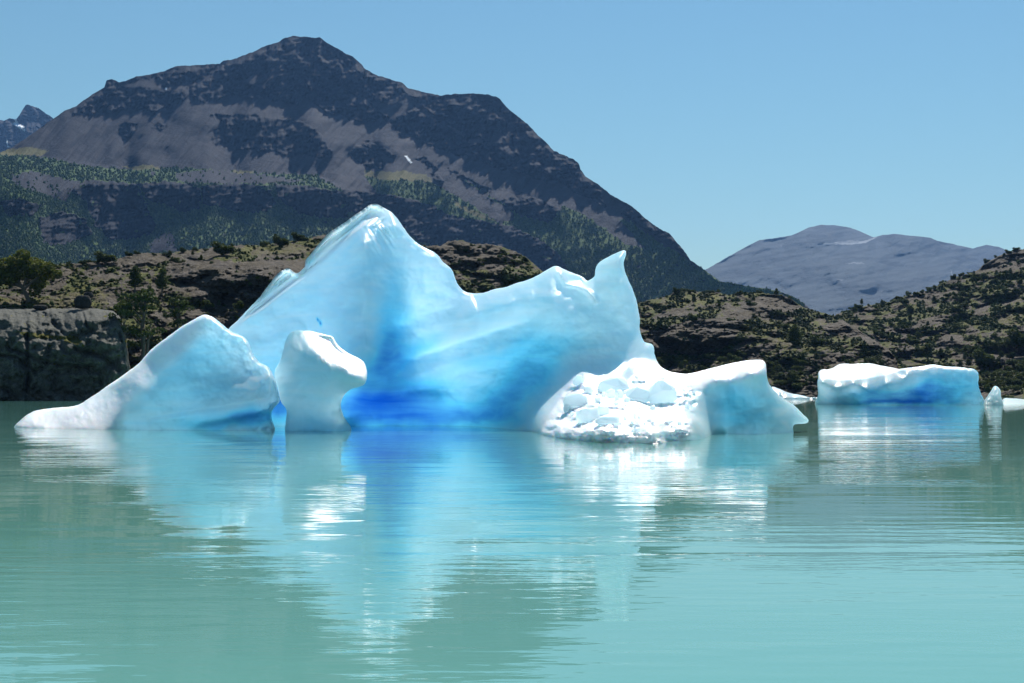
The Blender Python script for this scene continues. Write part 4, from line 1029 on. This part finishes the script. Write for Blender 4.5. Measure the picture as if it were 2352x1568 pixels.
for kind, x, y, hp, wf, nm, lab, rot, fld, off in named:
    d_ = float(np.atleast_1d(fld(np.array([float(x)]), np.array([float(y)])))[0]) + off
    s_ = d_ / F
    place_tree(kind, nm, tuple(at(x, y, d_)), hp * s_, hp * s_ * wf, lab, 'bush' if nm == 'shrub' else 'tree', None, rot, var=0)

def scatter(n, polys, fld, sky, hr, mind, occl=None):
    out = []
    tries = 0
    while len(out) < n and tries < 60000:
        tries += 1
        P_ = random.choice(polys)
        xs_ = [q[0] for q in P_]; ys_ = [q[1] for q in P_]
        x = random.uniform(min(xs_), max(xs_)); y = random.uniform(min(ys_), max(ys_))
        if not inpoly(np.array([x]), np.array([y]), P_)[0]: continue
        if y < sky(x) + 2: continue
        h = random.uniform(*hr) * (0.75 + .5 * (y - 600) / 300)
        if any(abs(x - a) < mind * .6 and abs(y - b) < mind * .35 for a, b, c in out): continue
        out.append((x, y, h))
    return out
z_left = [[(120, 612), (330, 585), (460, 575), (560, 570), (700, 560), (700, 600), (560, 600), (380, 610), (300, 640), (150, 640)], [(240, 640), (470, 690), (520, 700), (480, 740), (300, 730)]]
z_mid = [[(1010, 560), (1140, 565), (1240, 625), (1280, 660), (1120, 680), (1040, 640)], [(1100, 570), (1200, 590), (1240, 640), (1150, 610)]]
z_r1 = [[(1470, 705), (1560, 680), (1800, 690), (1880, 730), (1850, 790), (1720, 830), (1720, 740), (1500, 745)], [(1500, 830), (1700, 820), (1700, 850), (1560, 870), (1510, 850)], [(1770, 790), (1900, 790), (2040, 830), (2060, 880), (1880, 905), (1780, 890)], [(1760, 840), (1860, 840), (1870, 900), (1780, 890)]]
z_r2 = [[(1940, 725), (2100, 690), (2240, 635), (2350, 600), (2352, 700), (2200, 740), (2100, 770), (2000, 780)], [(2000, 760), (2180, 740), (2060, 820), (2050, 850)], [(2120, 780), (2250, 740), (2352, 790), (2352, 900), (2060, 860)], [(2230, 870), (2352, 850), (2360, 905), (2240, 905)], [(2150, 660), (2300, 600), (2330, 680), (2200, 720)]]
sets = [(z_left, 34, h1f, h1s, (11, 22), 12, 'dark green bush scattered on the rocky left-hand hill', 'bushes on the left hill', -2),
        (z_mid, 22, h1f, h1s, (8, 15), 10, 'small dark bush on the rocky knoll seen through the dip of the main iceberg', 'bushes on the knoll behind the iceberg', -2),
        (z_r1, 85, h1f, h1s, (8, 19), 10, 'dark green bush scattered on the middle rocky hill beyond the berg', 'bushes on the middle hill', -3),
        (z_r2, 120, h2f, h2s, (8, 20), 10, 'dark green bush scattered on the right-hand rocky hill', 'bushes on the right-hand hill', -3)]
for polys_, n_, fld, sky_, hr, md, lab, grp, off in sets:
    for (x, y, h) in scatter(n_, polys_, fld, sky_, hr, md):
        d_ = float(np.atleast_1d(fld(np.array([x]), np.array([y])))[0]) + off
        s_ = d_ / F; k_ = random.choice(['shrub', 'shrub', 'column'])
        place_tree(k_, 'shrub', tuple(at(x, y, d_)), h * s_, h * s_ * (random.uniform(1.1, 1.7) if k_ == 'shrub' else random.uniform(.9, 1.3)), lab, 'bush', grp, parts=False)

# skyline bushes on the right hill and left hill
for polyx, fld, sky_, lab, grp in ((np.sort(rng.uniform(1950, 2345, 34)), h2f, h2s, 'little dark bush on the skyline of the right-hand hill', 'skyline bushes of the right-hand hill'),
                                   (np.sort(rng.uniform(150, 720, 26)), h1f, h1s, 'little dark bush on the skyline of the left-hand hill', 'skyline bushes of the left hill'),
                                   (np.sort(rng.uniform(1480, 1850, 16)), h1f, h1s, 'little dark bush on the skyline of the middle hill', 'skyline bushes of the middle hill')):
    for x in polyx:
        y = float(sky_(x)) + 3; h = random.uniform(6, 13)
        d_ = float(np.atleast_1d(fld(np.array([float(x)]), np.array([y])))[0]) - 1; s_ = d_ / F
        place_tree('shrub', 'shrub', tuple(at(x, y, d_)), h * s_, h * s_ * 1.3, lab, 'bush', grp, parts=False)

# boulder on the cliff top
r_ = random.Random(4)
bm = bmesh.new(); bmesh.ops.create_icosphere(bm, subdivisions=4, radius=1)
for v in bm.verts:
    p_ = v.co.copy()
    q_ = 1 + .16 * float(fbm(p_.x * .9, p_.y * .9, p_.z * .9, 4))
    v.co = p_ * q_
    v.co.z = max(min(v.co.z, .8), -.75)
me = bpy.data.meshes.new('boulder'); bm.to_mesh(me); bm.free()
a_ = me.attributes.new('mask', 'FLOAT_COLOR', 'POINT'); a_.data.foreach_set('color', np.tile([1., 0, 0, 1], len(me.vertices)))
for f_ in me.polygons: f_.use_smooth = True
me.materials.append(rock_material('shaded_boulder_rock', (0.030, 0.030, 0.028), (0.055, 0.055, 0.050), (.03, .03, .01), (.03, .03, .01), (.05, .05, .05), sc=6.0, bumpd=.6))  # rock colour lowered to hold the shade on the side facing the camera
for (x, y, w, h, lab) in ((190, 694, 38, 29, 'dark rounded boulder sitting on top of the grey cliff'), (203, 678, 22, 14, 'smaller dark rock just behind and above the rounded boulder'), (92, 706, 32, 11, 'low mossy rock at the cliff edge left of the rounded boulder')):
    d_ = W(920.5) + 34; s_ = d_ / F
    o = link('boulder', me, loc=tuple(at(x, y, d_ + (10 if y < 690 else 0)))); o.scale = (w * s_ / 2, w * s_ / 2, h * s_ / 1.5); o.rotation_euler = (0, 0, w)
    tag(o, lab, 'boulder')

# ---- stuff: mountain forest and low scrub -----------------------------------------------------------
def blobs(name, px, py, dist, hpx, mat, label, cat, cone=.6, group=None, seedv=3):
    g_ = np.random.default_rng(seedv)
    n = len(px)
    # template: ragged three-tier blob
    k = 7; rings = [(0.0, .55), (.22, 1.0), (.5, .8), (.78, .45)]
    tv = [(r_ * math.cos(2 * math.pi * (j + .5 * i) / k), r_ * math.sin(2 * math.pi * (j + .5 * i) / k), z) for i, (z, r_) in enumerate(rings) for j in range(k)] + [(0, 0, 1.0)]
    tv = np.array(tv)
    tf = []
    for i in range(3):
        for j in range(k):
            a, b, c, d = i * k + j, i * k + (j + 1) % k, (i + 1) * k + (j + 1) % k, (i + 1) * k + j
            tf += [(a, b, c), (a, c, d)]
    for j in range(k): tf.append((3 * k + j, 3 * k + (j + 1) % k, 4 * k))
    tf = np.array(tf)
    P = at(px, py, dist); s_ = (dist / F)[:, None, None]
    hh = hpx[:, None, None]
    V = tv[None] * np.array([cone * .5, cone * .5, 1.0]) * hh * s_
    V = V * (1 + .28 * g_.normal(size=(n, len(tv), 1)))
    V[..., 2] -= .12 * (hh * s_)[..., 0]
    V = V + P[:, None]
    Fc = (tf[None] + (np.arange(n) * len(tv))[:, None, None]).reshape(-1, 3)
    t = np.repeat(np.clip(g_.normal(.45, .3, n), 0, 1), len(tv))
    me = mesh(name, V.reshape(-1, 3), Fc, mat, smooth=False, attrs={'tint': np.stack([t] * 3, -1)})
    o = link(name, me)
    tag(o, label, cat, kind='stuff')
    return o

g_ = np.random.default_rng(11)
M_ = 90000
px = g_.uniform(-60, 1880, M_); py = g_.uniform(345, 740, M_)
ok = py > msky(px) + 3
px, py = px[ok], py[ok]
rock, cliff, veg, grass, vegall, brown = mount_masks(px, py)
pr = np.where(veg & ~grass, np.where(cliff, .5, .95), 0.0); pr = np.where(brown, .06, pr)
# nothing where nearer hills hide it completely
hid = py > np.interp(px, [q[0] for q in h1], [q[1] for q in h1]) + 10
dens = np.where((px > 780) & (py < 600), .5, .9)
kp = (g_.uniform(size=len(px)) < pr * dens) & ~hid
px, py = px[kp], py[kp]
dd_ = mfield(px, py)
hp_ = np.clip(2.1 * 3267 * 5 / dd_ * g_.uniform(.3, .72, len(px)), 2.8, 11)
blobs('mountain_forest', px, py, dd_ - 4, hp_, LEAF_FAR, 'dark green forest and scrub covering the lower slopes of the big mountain', 'forest', cone=.95)

def scrub(n, x0, x1, y0, y1, fld, sky, polys, hr, seedv, label, nm='hill_scrub'):
    g_ = np.random.default_rng(seedv)
    px = g_.uniform(x0, x1, n); py = g_.uniform(y0, y1, n)
    ok = py > sky(px) + 1
    n_ = fbm(px * .022, py * .05, 2.4 + (4.0 if fld is h2f else 0), 5, .6) + .3 * fbm(px * .09, py * .2, 1.2, 3)
    rk = anyp(polys, *warp(px, py, 7, .04))
    ok &= (n_ > -.02) & ~(rk & (g_.uniform(size=n) > .06))
    px, py = px[ok], py[ok]
    return blobs(nm, px, py, fld(px, py) - .5, g_.uniform(*hr, len(px)), LEAF, label, 'scrub', cone=1.7, seedv=seedv)
scrub(9000, -50, 1260, 545, 900, h1f, h1s, HROCK, (2.2, 6.5), 5, 'low green scrub in the hollows of the left-hand rocky hill')
scrub(12000, 1440, 2100, 665, 905, h1f, h1s, HROCK, (2.0, 6.0), 6, 'low green scrub on the middle rocky hill')
scrub(12000, 1900, 2440, 570, 908, h2f, h2s, H2ROCK, (2.2, 6.5), 8, 'low green scrub on the right-hand rocky hill')

# ------------------------------------------------------------------ haze
hv = bpy.data.materials.new('haze_air'); hv.use_nodes = True
nd = hv.node_tree.nodes; lk = hv.node_tree.links; nd.clear()
out = nd.new('ShaderNodeOutputMaterial'); pv = nd.new('ShaderNodeVolumePrincipled')
pv.inputs['Color'].default_value = (0.24, 0.50, 1.0, 1)
pv.inputs['Density'].default_value = 1.5e-5
pv.inputs['Anisotropy'].default_value = 0.3
lk.new(pv.outputs[0], out.inputs['Volume'])
bm = bmesh.new(); bmesh.ops.create_cube(bm, size=1)
me = bpy.data.meshes.new('haze'); bm.to_mesh(me); bm.free(); me.materials.append(hv)
o = link('haze', me); o.scale = (34000, 20500, 4300); o.location = (0, 20500 / 2 - 2500, 4300 / 2 - 2200)
tag(o, 'thin blue haze in the air over the lake and mountains', 'haze', kind='stuff')

# ------------------------------------------------------------------ light
SUN_EL, SUN_AZ = 46.5, 14.0      # azimuth right of the view direction (+Y)
w = bpy.data.worlds.new('World'); bpy.context.scene.world = w; w.use_nodes = True
nt = w.node_tree; bg = nt.nodes['Background']
sky = nt.nodes.new('ShaderNodeTexSky'); sky.sky_type = 'NISHITA'; sky.sun_disc = False
sky.sun_elevation = R(SUN_EL); sky.sun_rotation = R(SUN_AZ)
sky.air_density = 1.65; sky.dust_density = 0.0; sky.ozone_density = 10.0; sky.altitude = 100
wb = nt.nodes.new('ShaderNodeMix'); wb.data_type = 'RGBA'; wb.blend_type = 'MULTIPLY'; wb.inputs[0].default_value = 1.0
wb.inputs[7].default_value = (0.93, 1.02, 0.91, 1)
nt.links.new(sky.outputs[0], wb.inputs[6]); nt.links.new(wb.outputs[2], bg.inputs[0]); bg.inputs[1].default_value = 0.05
sd = bpy.data.lights.new('sun', 'SUN'); sd.energy = 5.0; sd.angle = R(0.53); sd.color = (1.0, 0.98, 0.94)
so = bpy.data.objects.new('sun', sd); C.objects.link(so)
from mathutils import Vector
dv = Vector((math.sin(R(SUN_AZ)) * math.cos(R(SUN_EL)), math.cos(R(SUN_AZ)) * math.cos(R(SUN_EL)), math.sin(R(SUN_EL))))
so.rotation_euler = dv.to_track_quat('Z', 'Y').to_euler()

sc = bpy.context.scene
sc.view_settings.view_transform = 'Standard'; sc.view_settings.look = 'None'
sc.view_settings.exposure = 0.7; sc.view_settings.gamma = 1.0; sc.view_settings.use_curve_mapping = False
sc.cycles.max_bounces = 12; sc.cycles.volume_bounces = 0; sc.cycles.diffuse_bounces = 8
